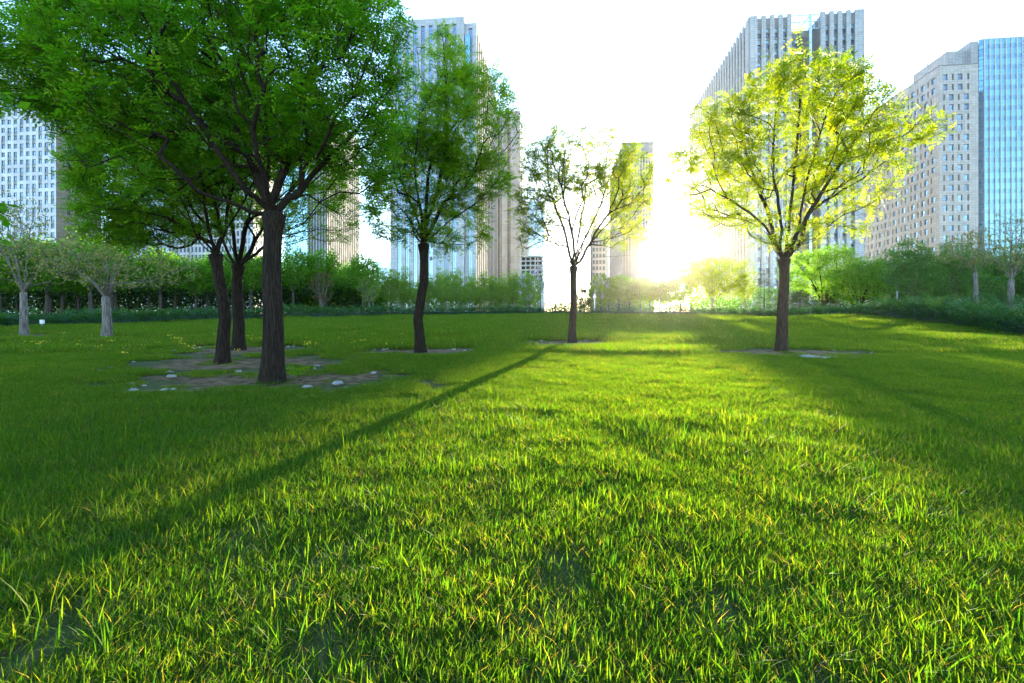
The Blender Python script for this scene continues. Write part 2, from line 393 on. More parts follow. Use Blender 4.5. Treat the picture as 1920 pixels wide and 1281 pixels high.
def tall_grey_tower():
    D = 130; b = building('office_tower', 'tall pale grey stone tower with projecting piers behind the yellow-green tree', 1405, D)
    H = top(33, D); L = 58.0; Z0 = 8.0; P = 3.18
    nfl = int((H - 3.4 - Z0) / P); ztop = H - 3.4
    floors = [ztop - (k + 1) * P for k in range(nfl)]           # floor lines from the top down
    q = Q()
    bays_l = [2.0 + 2.3 * k for k in range(4)]; bays_w = [20.2 + 2.22 * k for k in range(4)]
    def bay_wall(o, d, u0, u1, opens, w):
        xb = sorted({u0, u1, *[u for u in opens], *[u + w for u in opens]})
        zb = [0.0]
        for z in sorted(floors): zb += [z + .35, z + 1.75, z + 2.05, z + 3.0]
        zb.append(H - .8)
        def op(i, j):
            return any(abs(xb[i] - u) < 1e-6 for u in opens) and j % 2 == 1
        facade(q, o, d, xb, zb, op, .25)
    bay_wall((0, 0), (1, 0), 0, 11.1, bays_l, 1.16)
    bay_wall((0, 0), (1, 0), 19.0, 30.4, bays_w, 1.12)
    HR = H - .85
    def low_op(z): return z + 3.0 < HR
    xb_ = [11.1, 12.6, 13.76, 15.2, 16.36, 19.0]; zb_ = [0.0]
    for z in sorted(floors):
        if low_op(z): zb_ += [z + .35, z + 1.75, z + 2.05, z + 3.0]
    zb_.append(HR); facade(q, (0, 6), (1, 0), xb_, zb_, lambda i, j: i in (1, 3) and j % 2 == 1, .25)
    side_u = [1.6 + 2.3 * k for k in range(24)]
    bay_wall((0, L), (0, -1), 0, L, side_u, 1.16)
    q.quad((11.1, 0, 0), (11.1, 6, 0), (11.1, 6, H - .8), (11.1, 0, H - .8)); q.quad((19.0, 6, 0), (19.0, 0, 0), (19.0, 0, H - .8), (19.0, 6, H - .8))
    q.quad((30.4, 0, 0), (30.4, L, 0), (30.4, L, H - .8), (30.4, 0, H - .8)); q.quad((30.4, L, 0), (0, L, 0), (0, L, HR), (30.4, L, HR)); q.quad((30.4, L, HR), (19, L, HR), (19, L, H - .8), (30.4, L, H - .8)); q.quad((11.1, L, HR), (0, L, HR), (0, L, H - .8), (11.1, L, H - .8))
    q.quad((11.1, 6, HR), (11.1, L, HR), (11.1, L, H - .8), (11.1, 6, H - .8)); q.quad((19, L, HR), (19, 6, HR), (19, 6, H - .8), (19, L, H - .8)); q.quad((11.1, 6, HR), (19, 6, HR), (19, L, HR), (11.1, L, HR), None, 1)
    q.quad((0, .01, H - .8), (11.1, .01, H - .8), (11.1, L, H - .8), (0, L, H - .8), None, 1); q.quad((19, .01, H - .8), (30.4, .01, H - .8), (30.4, L, H - .8), (19, L, H - .8), None, 1)
    q.obj('wall', [S_PANEL, ROOFM], b)
    # projecting piers, one part each on the front; the far side's piers joined
    piers = [(0.0, 2.0)] + [(u + 1.16, u + 2.3) for u in bays_l] + [(19.0, 20.2)] + [(u + 1.12, u + 2.22) for u in bays_w[:-1]] + [(bays_w[-1] + 1.12, 30.4)]
    for a, c in piers:
        p = Q(); p.box(a, c, -.55, .0, 0, H); p.obj('pier', [S_PIER], b)
    sp = Q()
    edges = [0.0] + [x for u in side_u for x in (u, u + 1.16)] + [L]
    for a, c in zip(edges[0::2], edges[1::2]):
        sp.box(-.22, -.002, L - c, L - a, 0, H + .0)
    tag(sp.obj('side_pier', [S_PIER], b), kind='stuff')
    wm = window_q(1.16, 1.4, (.5,), (.32,), .07, pane=False).mesh('window', [FRD]); gq = Q(); gq.quad((.07, .05, .07), (1.09, .05, .07), (1.09, .05, 1.33), (.07, .05, 1.33)); gm = gq.mesh('pane', [G_BLUE]); pm = window_q(1.16, .95, (), (), .05).mesh('spandrel_panel', [FR, G_SPAN])
    sq = Q(); sp2 = Q()
    for z in floors:
        for o, d, us in (((0, 0), (1, 0), bays_l), ((0, 0), (1, 0), bays_w), ((0, 6), (1, 0), [12.6, 15.2])):
            for u in us:
                if o[1] > 0 and not low_op(z): continue
                wo = put(wm, 'window', b, o, d, u, z + .35, .2); link(bpy.data.objects.new('pane', gm), wo); put(pm, 'spandrel_panel', b, o, d, u, z + 2.05, .12)
        for u in side_u:
            window_q(1.16, 1.4, (.5,), (), .07, sq, (0, L), (0, -1), u, z + .35, .2); window_q(1.16, .95, (), (), .05, sp2, (0, L), (0, -1), u, z + 2.05, .12)
    tag(sq.obj('side_window', [FRD, G_DARK], b), kind='stuff'); tag(sp2.obj('side_spandrel', [FR, G_SPAN], b), kind='stuff')
    s = Q()                                                       # glazed screen bridging the recess at roof level
    for k in range(7): s.box(11.1 + k * 1.3, 11.24 + k * 1.3, .3, .44, H - 4.0, H + .1)
    for z in (H - 4.0, H - 2.0, H - .1): s.box(11.1, 19.0, .46, .62, z, z + .22)
    s.quad((13.3, .25, H - 4.0), (13.8, .25, H - 4.0), (17.1, .25, H), (16.6, .25, H)); s.box(16.2, 16.9, .0, .24, 0, H + .1)
    s.obj('roof_screen', [STEEL], b)
    # broken edge of the parapet
    c = Q(); c.box(2.0, 11.1, .3, .8, H - .8, H - .3); c.box(20.2, 29.0, .3, .8, H - .8, H - .15); c.obj('parapet', [S_PANEL], b)
tall_grey_tower()

def beige_tower():
    D = 150; b = building('beige_office_block', 'beige stone office block with staggered wide and narrow windows beside the cyan glass tower', 1761, D)
    H = top(124, D); L = 44.0; W = 11.8; P = 3.31
    pat = {0: [(1.26, 1.26), (3.8, .62), (5.7, 1.4), (8.45, .66)], 1: [(1.26, .52), (2.9, 1.5), (5.7, .56), (7.5, 1.5)]}
    q = Q(); near = []; far = []
    nfl = int((H - 2.2 - 6) / P); z = H - 2.3
    def strip(o, d, Lu, z0, z1, wins):
        xb = sorted({0.0, Lu, *[round(u, 4) for u, w in wins], *[round(u + w, 4) for u, w in wins]})
        st = {round(u, 4) for u, w in wins}
        facade(q, o, d, xb, [z0, z0 + .75, z0 + 2.8, z1], lambda i, j: j == 1 and xb[i] in st, .35)
    q.quad((0, 0, z), (W, 0, z), (W, 0, H), (0, 0, H), ((0, z), (W, z), (W, H), (0, H))); q.quad((0, L, z), (0, 0, z), (0, 0, H), (0, L, H), ((0, z), (L, z), (L, H), (0, H)))
    for k in range(nfl):
        z -= P; g = (k // 2) % 2
        wf = pat[g]
        wl = []                                                    # the long side, counted from the near corner back
        t = 1.6 if g == 0 else 2.9
        first_wide = (g == 0)
        widths = (1.55, .62)
        wide = first_wide
        while t < L - 2:
            w = 1.55 if wide else .62
            wl.append((t, w)); t += w + (1.05 if wide else 1.18); wide = not wide
        wl_u = [(L - t0 - w, w) for t0, w in wl]
        strip((0, 0), (1, 0), W, z, z + P, wf); strip((0, L), (0, -1), L, z, z + P, wl_u)
        for u, w in wf: near.append(((0, 0), (1, 0), u, z + .75, w, 0.0))
        for u, w in wl_u: near.append(((0, L), (0, -1), u, z + .75, w, L - u))
        if k % 2 == 0:
            s = Q(); s.box(-.07, W, -.07, 0, z + P - .1, z + P + .06); s.box(-.07, 0, 0, L, z + P - .1, z + P + .06); s.obj('string_course', [S_BEIGE], b)
    zb = z
    q.quad((0, 0, 0), (W, 0, 0), (W, 0, zb), (0, 0, zb)); q.quad((0, L, 0), (0, 0, 0), (0, 0, zb), (0, L, zb))
    shell(q, 0, W, 0, L, 0, H, 'fl')
    q.obj('wall', [S_BEIGE], b)
    near.sort(key=lambda t: t[5])
    meshes = {}
    fq = Q()
    for n, (o, d, u, zz, w, dist) in enumerate(near):
        key = round(w, 2)
        if n < 300:
            if key not in meshes: meshes[key] = window_q(w, 2.05, (), (.3,) if w > 1 else (), .07).mesh('window', [FR, G_BLUE if w > 1 else G_DARK])
            put(meshes[key], 'window', b, o, d, u, zz, .28)
        else: window_q(w, 2.05, (), (), .07, fq, o, d, u, zz, .28)
    tag(fq.obj('far_window', [FR, G_DARK], b), kind='stuff')
    p = Q(); p.box(-.08, W + .05, -.08, .2, H, H + .18); p.box(-.08, .2, .2, L, H, H + .18); p.obj('parapet', [simple('dark_coping', (.12, .11, .1), .6)], b)
    m = Q(); m.box(6.5, 8.2, 14, 15.5, H + .2, H + 5.5); m.box(7.2, 7.5, 14.6, 14.9, H + 5.5, H + 9.5); m.obj('roof_mast', [S_GREY], b)
beige_tower()

def cyan_tower():
    D = 157; b = building('glass_tower', 'cyan blue glass tower with white vertical fins at the right edge of the photo', 1845, D)
    H = top(72, D); W = 13.6; NP = 8; pw = W / NP; P = 3.56
    q = Q()
    shell(q, 0, W, .35, 18, 0, H - .4)                               # core set behind the skin
    q.box(-3.4, -.9, 1.0, 24, 0, H - .3, 1); q.box(-.9, -.01, 2.0, 20, 0, H - 2)
    q.obj('wall', [G_DEEP, S_GREY], b)
    s = Q(); 
    k = 0; z = H
    vis = window_q(pw - .16, 2.2, (), (.25,), .05).mesh('pane', [FRW, G_CYAN]); ch = window_q(1.1, 2.2, (), (.25,), .05).mesh('corner_pane', [FR, G_DEEP])
    while z - P > 4:
        z -= P
        for i in range(NP):
            if i == NP - 1 and k < 3: continue
            put(vis, 'pane', b, (0, 0), (1, 0), i * pw + .08, z + 1.3, -.02)
            window_q(pw - .16, 1.24, (), (), .04, s, (0, 0), (1, 0), i * pw + .08, z + .03, 0)
        cd = (math.cos(.75), -math.sin(.75))
        put(ch, 'corner_pane', b, (-.95, .8), cd, 0, z + 1.3, 0); window_q(1.1, 1.24, (), (), .04, s, (-.95, .8), cd, 0, z + .03, 0)
        k += 1
    tag(s.obj('spandrel', [FR, G_DEEP], b), kind='stuff')
    for i in range(NP + 1):
        f = Q(); f.box(i * pw - .07, i * pw + .07, -.3, -.0, 0, H + (.4 if i in (0, NP) else 0)); f.obj('fin', [FRW], b)
    l = Q()
    for z_ in np.arange(H - 3 * P, H + .1, P / 3): l.box((NP - 1) * pw, NP * pw, .0, .12, z_ - .12, z_)
    l.obj('open_lattice', [FRW], b)
    t = Q(); t.box(0, W, -.1, .3, H - .39, H - .1); t.obj('parapet', [FRW], b)
    # stone shoulder running back along the block's left side
    c = Q(); c.box(-9.5, -3.4, 3.0, 18, 0, H - 2.2); c.obj('stone_shoulder', [S_GREY], b)
cyan_tower()

def mid_tower():
    D = 150; b = building('strip_window_tower', 'grey panelled tower with vertical glass strips behind the middle tree', 870, D)
    H = top(31, D); H2 = top(46, 152); W = 25.0; sw = 1.3; pit = 2.67
    us = [1.9 + pit * k + .55 for k in range(8)]                     # from the left end
    q = Q(); xb = sorted({0.0, W, *us, *[u + sw for u in us]}); st = set(us)
    facade(q, (-W, 0), (1, 0), xb, [0, 6, H - 2.2, H], lambda i, j: j == 1 and xb[i] in st, .4)
    q.quad((0, 0, 0), (0, 1.6, 0), (0, 1.6, H), (0, 0, H)); q.quad((-W, 20, 0), (-W, 0, 0), (-W, 0, H), (-W, 20, H))
    q.quad((-W, 0, H), (0, 0, H), (0, 20, H), (-W, 20, H), None); q.quad((0, 20, 0), (-W, 20, 0), (-W, 20, H), (0, 20, H)); q.quad((0, 1.6, H2), (0, 20, H2), (0, 20, H), (0, 1.6, H))
    facade(q, (0, 1.6), (1, 0), [0, 1.2, 2.5, 3.9], [0, 6, H2 - 1.6, H2], lambda i, j: i == 1 and j == 1, .4)
    q.obj('wall', [S_MID], b)
    hh = H - 2.2 - 6
    sm = window_q(sw, hh, (.5,), [k / (hh / 1.1) for k in range(1, int(hh / 1.1))], .07).mesh('glazing_strip', [FR, G_BLUE])
    for u in us: put(sm, 'glazing_strip', b, (-W, 0), (1, 0), u, 6, .33)
    hh2 = H2 - 1.6 - 6
    s2 = window_q(1.3, hh2, (.5,), [k / (hh2 / 1.1) for k in range(1, int(hh2 / 1.1))], .07).mesh('glazing_strip', [FR, G_BLUE]); put(s2, 'glazing_strip', b, (0, 1.6), (1, 0), 1.2, 6, .33)
    bay = Q(); bay.box(.35, 1.9, .3, 1.58, H2 - 30, H2 - 4.6, 0)
    for k in range(12): bay.box(.33, 1.92, .28, 1.58, H2 - 5 - k * 2.2, H2 - 4.9 - k * 2.2, 1)
    bay.obj('bay_window', [G_CYAN, FRD], b)
    opened = window_q(.75, 1.3, (), (), .06).mesh('open_sash', [FRD, FRD])
    for u, z in ((us[4] + .3, 22.0), (us[5] + .3, 15.0)): put(opened, 'open_sash', b, (-W, 0), (1, 0), u, z, .28)
    # long sunlit side with dark recessed strips
    L = 54.0; r = Q(); pit2 = 4.1; op = [1.4 + pit2 * k for k in range(13)]; xb = sorted({0.0, L, *op, *[o + 1.9 for o in op]}); so = set(op)
    facade(r, (3.9, 1.6), (0, 1), xb, [0, 4, H2 - 2.5, H2], lambda i, j: j == 1 and xb[i] in so, .1)
    r.quad((3.9, L + 1.6, 0), (-.0, L + 1.6, 0), (0, L + 1.6, H2), (3.9, L + 1.6, H2)); r.quad((0, 1.6, H2), (3.9, 1.6, H2), (3.9, L + 1.6, H2), (0, L + 1.6, H2), None)
    r.obj('side_wall', [S_FIN], b)
    dm = window_q(1.9, H2 - 6.5, (.5,), [k / 30 for k in range(1, 30)], .09).mesh('dark_strip', [D_FRAME, D_STRIP])
    for u in op: put(dm, 'dark_strip', b, (3.9, 1.6), (0, 1), u, 4, .04)
mid_tower()

def plain_tower(name, label, px, D, W, L, py, wall, sides, zmin=6.0, extra=None, top_margin=2.0, parts=True):
    """block whose given sides ('f','r','l') carry a grid of windows: sides = {side: (first, pitch, w, floor pitch, h, frame, glass)}"""
    b = building(name, label, px, D); H = top(py, D); q = Q()
    geo = {'f': ((0, 0), (1, 0), W), 'r': ((W, 0), (0, 1), L), 'l': ((0, L), (0, -1), L)}
    shell(q, 0, W, 0, L, 0, H, ''.join(sides))
    for sd, (u0, pit, w, fp, h, frm, gl) in sides.items():
        o, d, Lu = geo[sd]; us = []; u = u0
        while u + w < Lu - .3: us.append(round(u, 4)); u += pit
        zs = []; z = H - top_margin - h
        while z > zmin: zs.append(z); z -= fp
        zs.sort(); xb = sorted({0.0, Lu, *us, *[u + w for u in us]}); zb = [0.0]
        for z in zs: zb += [z, z + h]
        zb.append(H); su = set(us)
        facade(q, o, d, xb, zb, lambda i, j: j % 2 == 1 and xb[i] in su, .3)
        me = window_q(w, h, (.5,) if w > 1.2 else (), (), .07).mesh('window', [frm, gl]); s = Q(); n = 0
        for z in sorted(zs, reverse=True):
            for u in us:
                if parts and n < 140: put(me, 'window', b, o, d, u, z, .24); n += 1
                else: window_q(w, h, (), (), .07, s, o, d, u, z, .24)
        if s.v: tag(s.obj('window_grid', [frm, gl], b), kind='stuff')
    q.obj('wall', [wall], b)
    p = Q(); p.box(-.1, W + .1, -.1, .15, H, H + .5); p.box(W - .15, W + .1, .15, L, H, H + .5); p.obj('parapet', [wall], b)
    if extra: extra(b, H)
    return b

def white_left_tower():
    D = 150; W = 34.0; b = building('white_apartment_tower', 'white panelled tower with a sunlit tan side at the left edge of the photo', 105, D); H = top(112, D); P = 2.7; L = 15.0
    q = Q(); us = [round(-1.9 - 2.3 * k, 3) for k in range(10)]; cols = sorted(us)
    xs = [round(u + W, 3) for u in cols]; nfl = int((H - 10) / P)
    zb = [0.0]; 
    for k in range(nfl): zb += [8 + k * P, 8 + k * P + 1.55]
    zb.append(H)
    def linked(i, k): return (k + (i * 2) % 3 + (i // 3)) % 3 == 0                # this window is joined to the one above by a grey panel
    xb = sorted({0.0, W, *xs, *[x + 1.3 for x in xs]}); ci = {x: i for i, x in enumerate(xs)}
    def op(i, j):
        if xb[i] not in ci: return False
        if j % 2 == 1: return True
        k = j // 2 - 1
        return 0 <= k < nfl - 1 and linked(ci[xb[i]], k)
    facade(q, (-W, 0), (1, 0), xb, zb, op, .3); shell(q, -W, 0, 0, L, 0, H, 'fr')
    q.obj('wall', [S_WHITE], b)
    me = window_q(1.3, 1.55, (.62,), (), .08).mesh('window', [FR, G_BLUE]); s = Q(); n = 0
    for i, x in enumerate(xs):
        for k in range(nfl):
            put(me, 'window', b, (-W, 0), (1, 0), x, 8 + k * P, .2)
            if k < nfl - 1 and linked(i, k): window_q(1.3, P - 1.55, (), (), .04, s, (-W, 0), (1, 0), x, 8 + k * P + 1.55, .1)
    tag(s.obj('infill_panel', [FR, simple('grey_infill', (.22, .24, .25), .5)], b), kind='stuff')
    r = Q(); ru = [3.4, 5.7, 8.0, 10.3, 12.6]; xb2 = sorted({0.0, L, *ru, *[u + 1.1 for u in ru]}); sr = set(ru)
    facade(r, (0, 0), (0, 1), xb2, zb, lambda i, j: j % 2 == 1 and xb2[i] in sr, .3); r.obj('sunlit_side', [S_TAN], b)
    mw = window_q(1.1, 1.55, (), (), .07).mesh('side_window', [FRD, G_DARK])
    for k in range(nfl):
        for u in ru:
            if k < 30: put(mw, 'side_window', b, (0, 0), (0, 1), u, 8 + k * P, .24)
    p = Q(); p.box(-W, .05, -.05, .3, H, H + 1.0); p.obj('parapet', [FRD], b)
white_left_tower()

plain_tower('blue_window_tower', 'blue and white gridded tower seen through the large dark trunks', 210, 200, 66, 16, 190, S_WHITE,
            {'f': (.6, 1.75, 1.15, 3.3, 2.3, FRW, G_BLUE), 'r': (1.5, 3, 1.2, 3.3, 1.7, FR, G_DARK)}, parts=False)

def teal_tower():
    D = 190; b = building('teal_glass_tower', 'teal glass tower with a white striped side right of the thick trunk', 613, D); H = top(205, D); W = 18.4; L = 31.5
    q = Q(); shell(q, -W, 0, .3, L, 0, H - .3, 'r'); q.obj('wall', [G_NAVY], b)
    g = Q(); pw = 1.1
    for i in range(9):
        for k in range(int(H / 1.75)): window_q(pw, 1.75, (), (), .06, g, (-W, 0), (1, 0), i * pw, k * 1.75, 0)
    tag(g.obj('curtain_wall', [FRW, G_TEAL], b), kind='stuff')
    for i in range(7):
        x = -W + 9.9 + i * 1.25
        f = Q(); f.box(x, x + .6, -.25, .29, 0, H); f.obj('white_strip', [S_FIN], b)
    r = Q(); op = [1.0 + 1.9 * k for k in range(16)]; xb = sorted({0.0, L, *op, *[o + .75 for o in op]}); so = set(op)
    facade(r, (0, 0), (0, 1), xb, [0, 2, H - 3, H], lambda i, j: j == 1 and xb[i] in so, .12); r.obj('striped_side', [S_FIN], b)
    dm = window_q(.75, H - 5, (), [k / 20 for k in range(1, 20)], .06).mesh('dark_strip', [D_FRAME, D_STRIP])
    for n, u in enumerate(op): put(dm, 'dark_strip', b, (0, 0), (0, 1), u, 2, .06)
    lk = window_q(1.15, 2.2, (), (), .05).mesh('link_window', [D_FRAME, D_STRIP])
    for n, u in enumerate(op[:-1]):
        for m in range(4): put(lk, 'link_window', b, (0, 0), (0, 1), u + .75, 8 + ((n * 7) % 12) + m * 14, -.03)
    t = Q(); t.box(-W, .0, -.2, .1, H - .29, H + .4); t.obj('parapet', [FRW], b)
teal_tower()

def strips_extra(sw, pit, first, W, gl, zlo=4):
    def f(b, H):
        n = 0; u = first
        me = window_q(sw, H - zlo - 2.5, (.5,), [k / 24 for k in range(1, 24)], .07).mesh('glazing_strip', [FRD, gl])
        while u + sw < W - .2: put(me, 'glazing_strip', b, (0, 0), (1, 0), u, zlo, -.05); u += pit
    return f
plain_tower('pinkish_slab_tower', 'pinkish slab tower with two dark vertical strips behind the middle tower', 932, 225, 11.3, 18, 212, S_PINK, {}, extra=strips_extra(2.0, 4.6, .3, 9, D_STRIP))
plain_tower('pale_blue_tower', 'flat pale blue glass tower seen through the thin sparse tree', 979, 262, 13.0, 14, 380, G_PALE, {}, extra=strips_extra(.25, 1.0, .5, 12.5, G_PALE))
plain_tower('low_glass_building', 'low pale glass building left of the grey panelled tower', 704, 175, 6.5, 10, 493, G_PALE, {'f': (.4, 1.6, 1.3, 3.0, 2.4, FRW, G_BLUE)})
plain_tower('dark_slab_tower', 'dark narrow tower just left of the sun', 1166, 132, 9.0, 30, 271, cladding('dark_tower_metal', (.20, .22, .26), (.1, .1, .12), 1.4, 1.7),
            {'l': (.6, 1.4, .9, 3.2, 2.4, FR, G_DARK)}, extra=strips_extra(.48, .80, .4, 8.9, G_NAVY, 2))
plain_tower('small_windowed_tower', 'small dark windowed tower behind the sparse tree', 1110, 195, 7.2, 12, 432, S_PINK, {'f': (.3, 1.4, .95, 2.7, 1.7, FRD, G_DARK)}, parts=False)

def scaffold_building():
    b = building('white_striped_building', 'white building with diagonal stripes between two towers near the sun', 1141, 180); H = top(430, 180)
    q = Q(); shell(q, 0, 4.3, 0, 10, 0, H); q.obj('wall', [simple('white_sheeting', (.7, .7, .7), .7)], b)
    for k in range(14):
        s = Q(); z = 3 + k * 4.0
        if z + 3.6 > H: break
        s.quad((.1, -.12, z), (.1, -.12, z + .5), (4.2, -.12, z + 3.6), (4.2, -.12, z + 3.1)); s.quad((.1, -.12, z + .5), (.1, -.01, z + .5), (4.2, -.01, z + 3.6), (4.2, -.12, z + 3.6))
        s.obj('diagonal_brace', [STEEL], b)
scaffold_building()
plain_tower('grey_edge_building', 'pale grey building beyond the cyan tower at the photo edge', 1909, 195, 10, 12, 130, S_GREY, {'f': (.8, 2.4, 1.2, 3.4, 1.8, FR, G_BLUE)})

def frame_building():
    D = 140; b = building('concrete_frame_building', 'unfinished raw concrete frame building with empty bays', 977, D); H = top(480, D); q = Q(); W = 4.4
    q.box(0, 6.6, 1.4, 6, 0, H - .3, 1); q.obj('interior_shade', [CONC, simple('bay_shade', (.03, .028, .026), .95)], b)  # dark box whose colour stands for the shade within the empty bays
    for k in range(9):
        z = H - .35 - k * 1.38
        if z < 0: break
        s = Q(); s.box(-.2, 7.0, .0, 1.38, z, z + .35); s.obj('floor_slab', [CONC], b)
    for x in (0, 1.45, 2.9, 4.35, 5.2, 6.5):
        c = Q(); c.box(x - .17, x + .17, -.12, -.0, 0, H); c.obj('column', [CONC], b)
    l = Q(); l.box(-.4, 7.2, .2, 8, 0, top(527, D)); l.obj('white_podium', [simple('white_render', (.65, .64, .62), .8)], b)
frame_building()

# ------------------------------------------------------------------ trees
def unit(a):
    return a / np.maximum(np.linalg.norm(a, axis=-1, keepdims=True), 1e-9)

def ell_points(rng, n, ells, shell_bias=.5, keep=None):
    """points inside a union of ellipsoids ((c),(r)), pushed towards the outside"""
    w = np.array([np.prod(r) ** .8 for c, r in ells]); w = w / w.sum(); pts = []
    k = rng.choice(len(ells), n, p=w)
    d = unit(rng.normal(size=(n, 3))); rad = rng.random(n) ** (1 / 3 * (1 - shell_bias))
    C = np.array([c for c, r in ells], float)[k]; R = np.array([r for c, r in ells], float)[k]
    return C + d * rad[:, None] * R

class Tree:
    def __init__(s, rng, trunk, limbs, targets, seg=.16, bal=.25, e=2.15, rtip=.0035, curve=.35, lift=.12, capf=.4):
        """trunk: [(p, r)]; limbs: list of polylines starting at a trunk node; targets: points twigs grow to"""
        n = 60000
        s.pos = np.zeros((n, 3)); s.par = np.full(n, -1); s.pl = np.zeros(n); s.dir = np.zeros((n, 3)); s.limb = np.full(n, -1); s.n = 0
        s.tr = [r for p, r in trunk]
        def add(p, par, limb):
            i = s.n; s.pos[i] = p; s.par[i] = par; s.limb[i] = limb
            if par >= 0:
                v = s.pos[i] - s.pos[par]; L = np.linalg.norm(v); s.pl[i] = s.pl[par] + L; s.dir[i] = v / max(L, 1e-6)
            else: s.dir[i] = (0, 0, 1)
            s.n += 1; return i
        last = -1
        for p, r in trunk: last = add(np.array(p, float), last, -1)
        s.nt = s.n; fork = last; s.pl[:s.nt] = np.maximum(0, s.pl[:s.nt])
        for li, poly in enumerate(limbs):
            pts = [s.pos[fork]] + [np.array(p, float) for p in poly]
            # Catmull-Rom through the drawn points
            cr = []; ext = [2 * pts[0] - pts[1]] + pts + [2 * pts[-1] - pts[-2]]
            for a, b, c, d in zip(ext, ext[1:], ext[2:], ext[3:]):
                k = max(2, int(np.linalg.norm(c - b) / seg))
                for t in np.arange(1, k + 1) / k:
                    cr.append(.5 * (2 * b + (c - a) * t + (2 * a - 5 * b + 4 * c - d) * t * t + (3 * b - a - 3 * c + d) * t ** 3))
            cur = fork
            for p in cr: cur = add(p + rng.normal(0, seg * .05, 3), cur, li)
        s.nl = s.n
        order = np.argsort(np.linalg.norm(targets - s.pos[fork], axis=1) * (1 + .25 * rng.random(len(targets))))
        for ti in order:
            t = targets[ti]; sl = slice(s.nt - 1, s.n)
            dv = t - s.pos[sl]; d = np.linalg.norm(dv, axis=1)
            back = 1 - np.einsum('ij,ij->i', dv, s.dir[sl]) / np.maximum(d, 1e-6)
            p = s.nt - 1 + int(np.argmin(d * (1 + .35 * back) + bal * (s.pl[sl] - s.pl[s.nt - 1])))
            if s.limb[p] < 0 and len(limbs): p = s.nt + int(np.argmin(np.linalg.norm(t - s.pos[s.nt:s.n], axis=1)))
            L = np.linalg.norm(t - s.pos[p])
            if L < seg * .4 or s.n > n - 60: continue
            k = max(1, int(L / seg)); p0 = s.pos[p].copy(); c = p0 + s.dir[p] * L * curve + np.array((0, 0, lift * L)); cur = p
            for u in np.arange(1, k + 1) / k:
                q = (1 - u) ** 2 * p0 + 2 * u * (1 - u) * c + u * u * t
                cur = add(q + rng.normal(0, seg * .09, 3) * (u < 1), cur, s.limb[p])
        n = s.n; A = np.zeros(n); ch = np.zeros(n, int)
        np.add.at(ch, s.par[1:n], 1); A[ch == 0] = 1
        for i in range(n - 1, 0, -1): A[s.par[i]] += A[i]
        s.A = A; s.nch = ch
        r = rtip * A ** (1 / e)
        rl = r[s.nt:].max() if n > s.nt else 1
        cap = s.tr[-1] * capf
        if rl > .02: r = np.where(r > .012, .012 + (r - .012) * (cap - .012) / max(rl - .012, 1e-6), r)
        r[:s.nt] = s.tr
        s.r = r

    def tubes(s, limb, sides=None):
        """tube mesh of one limb's chains (limb -1 = trunk only)"""
        n = s.n; best = {}
        for i in range(1, n):
            p = s.par[i]
            if p not in best or s.A[i] > s.A[best[p]]: best[p] = i
        V = []; Fq = []
        if limb == -1: starts = [(0, None)]
        else: starts = [(i, s.par[i]) for i in range(s.nt, n) if s.limb[i] == limb and (best.get(s.par[i]) != i or s.limb[s.par[i]] != limb)]
        nv = 0
        for i, p in starts:
            ch = [] if p is None else [p]
            j = i
            while j is not None and (s.limb[j] == limb):
                ch.append(j); nx = best.get(j); j = nx if (nx is not None and s.limb[nx] == limb) else None
            if len(ch) < 2: continue
            P = s.pos[ch]; R = s.r[ch].copy()
            if p is not None: R[0] = min(R[0], R[1] * 1.35)
            yield P, R

def tube_mesh(chains, trunk=False, rng=None):
    V, Fs, nv = [], [], 0
    for P, R in chains:
        k = 28 if trunk else (9 if R.max() > .03 else (5 if R.max() > .01 else 3))
        T = np.gradient(P, axis=0) if len(P) > 2 else np.repeat((P[1] - P[0])[None], 2, 0)
        T = unit(T); ref = np.array((1., 0, 0)) if abs(T[0][0]) < .8 else np.array((0, 1., 0))
        a = np.arange(k) / k * 2 * np.pi; rings = []
        for i in range(len(P)):
            u = ref - T[i] * (ref @ T[i]); u /= max(np.linalg.norm(u), 1e-9); w = np.cross(T[i], u); ref = u
            rr = R[i] * np.ones(k)
            if trunk:
                rr = rr * (1 + .05 * np.sin(a * 5 + P[i][2] * 1.3) + .045 * np.sin(a * 9 + 2 + P[i][2] * .8) + .035 * rng.normal(size=k) * 0 + .05 * (vnoise(a * 3, np.full(k, P[i][2]), .45, 3) - .5)) * (1 + math.exp(-i * .75) * (.16 + .16 * np.sin(a * 4 + 1.1 * R[0] * 50) + .08 * np.sin(a * 7)))
            rings.append(P[i] + (u[None] * np.cos(a)[:, None] + w[None] * np.sin(a)[:, None]) * rr[:, None])
        m = len(P); V.append(np.concatenate(rings + [P[-1][None] + T[-1][None] * R[-1] * .6]))
        b = nv + (np.arange(m - 1)[:, None] * k + np.arange(k)[None]); c = nv + (np.arange(m - 1)[:, None] * k + (np.arange(k) + 1) % k)
        Fs.append(np.stack([b.ravel(), c.ravel(), c.ravel() + k, b.ravel() + k], 1))
        e = nv + (m - 1) * k; tip = nv + m * k
        Fs.append(np.stack([e + np.arange(k), e + (np.arange(k) + 1) % k, np.full(k, tip), np.full(k, tip)], 1)[:, :3])
        nv += m * k + 1
    if not V: return None
    quads = [f for f in Fs if f.shape[1] == 4]; tris = [f for f in Fs if f.shape[1] == 3]
    return np.concatenate(V), [np.concatenate(quads), np.concatenate(tris)]

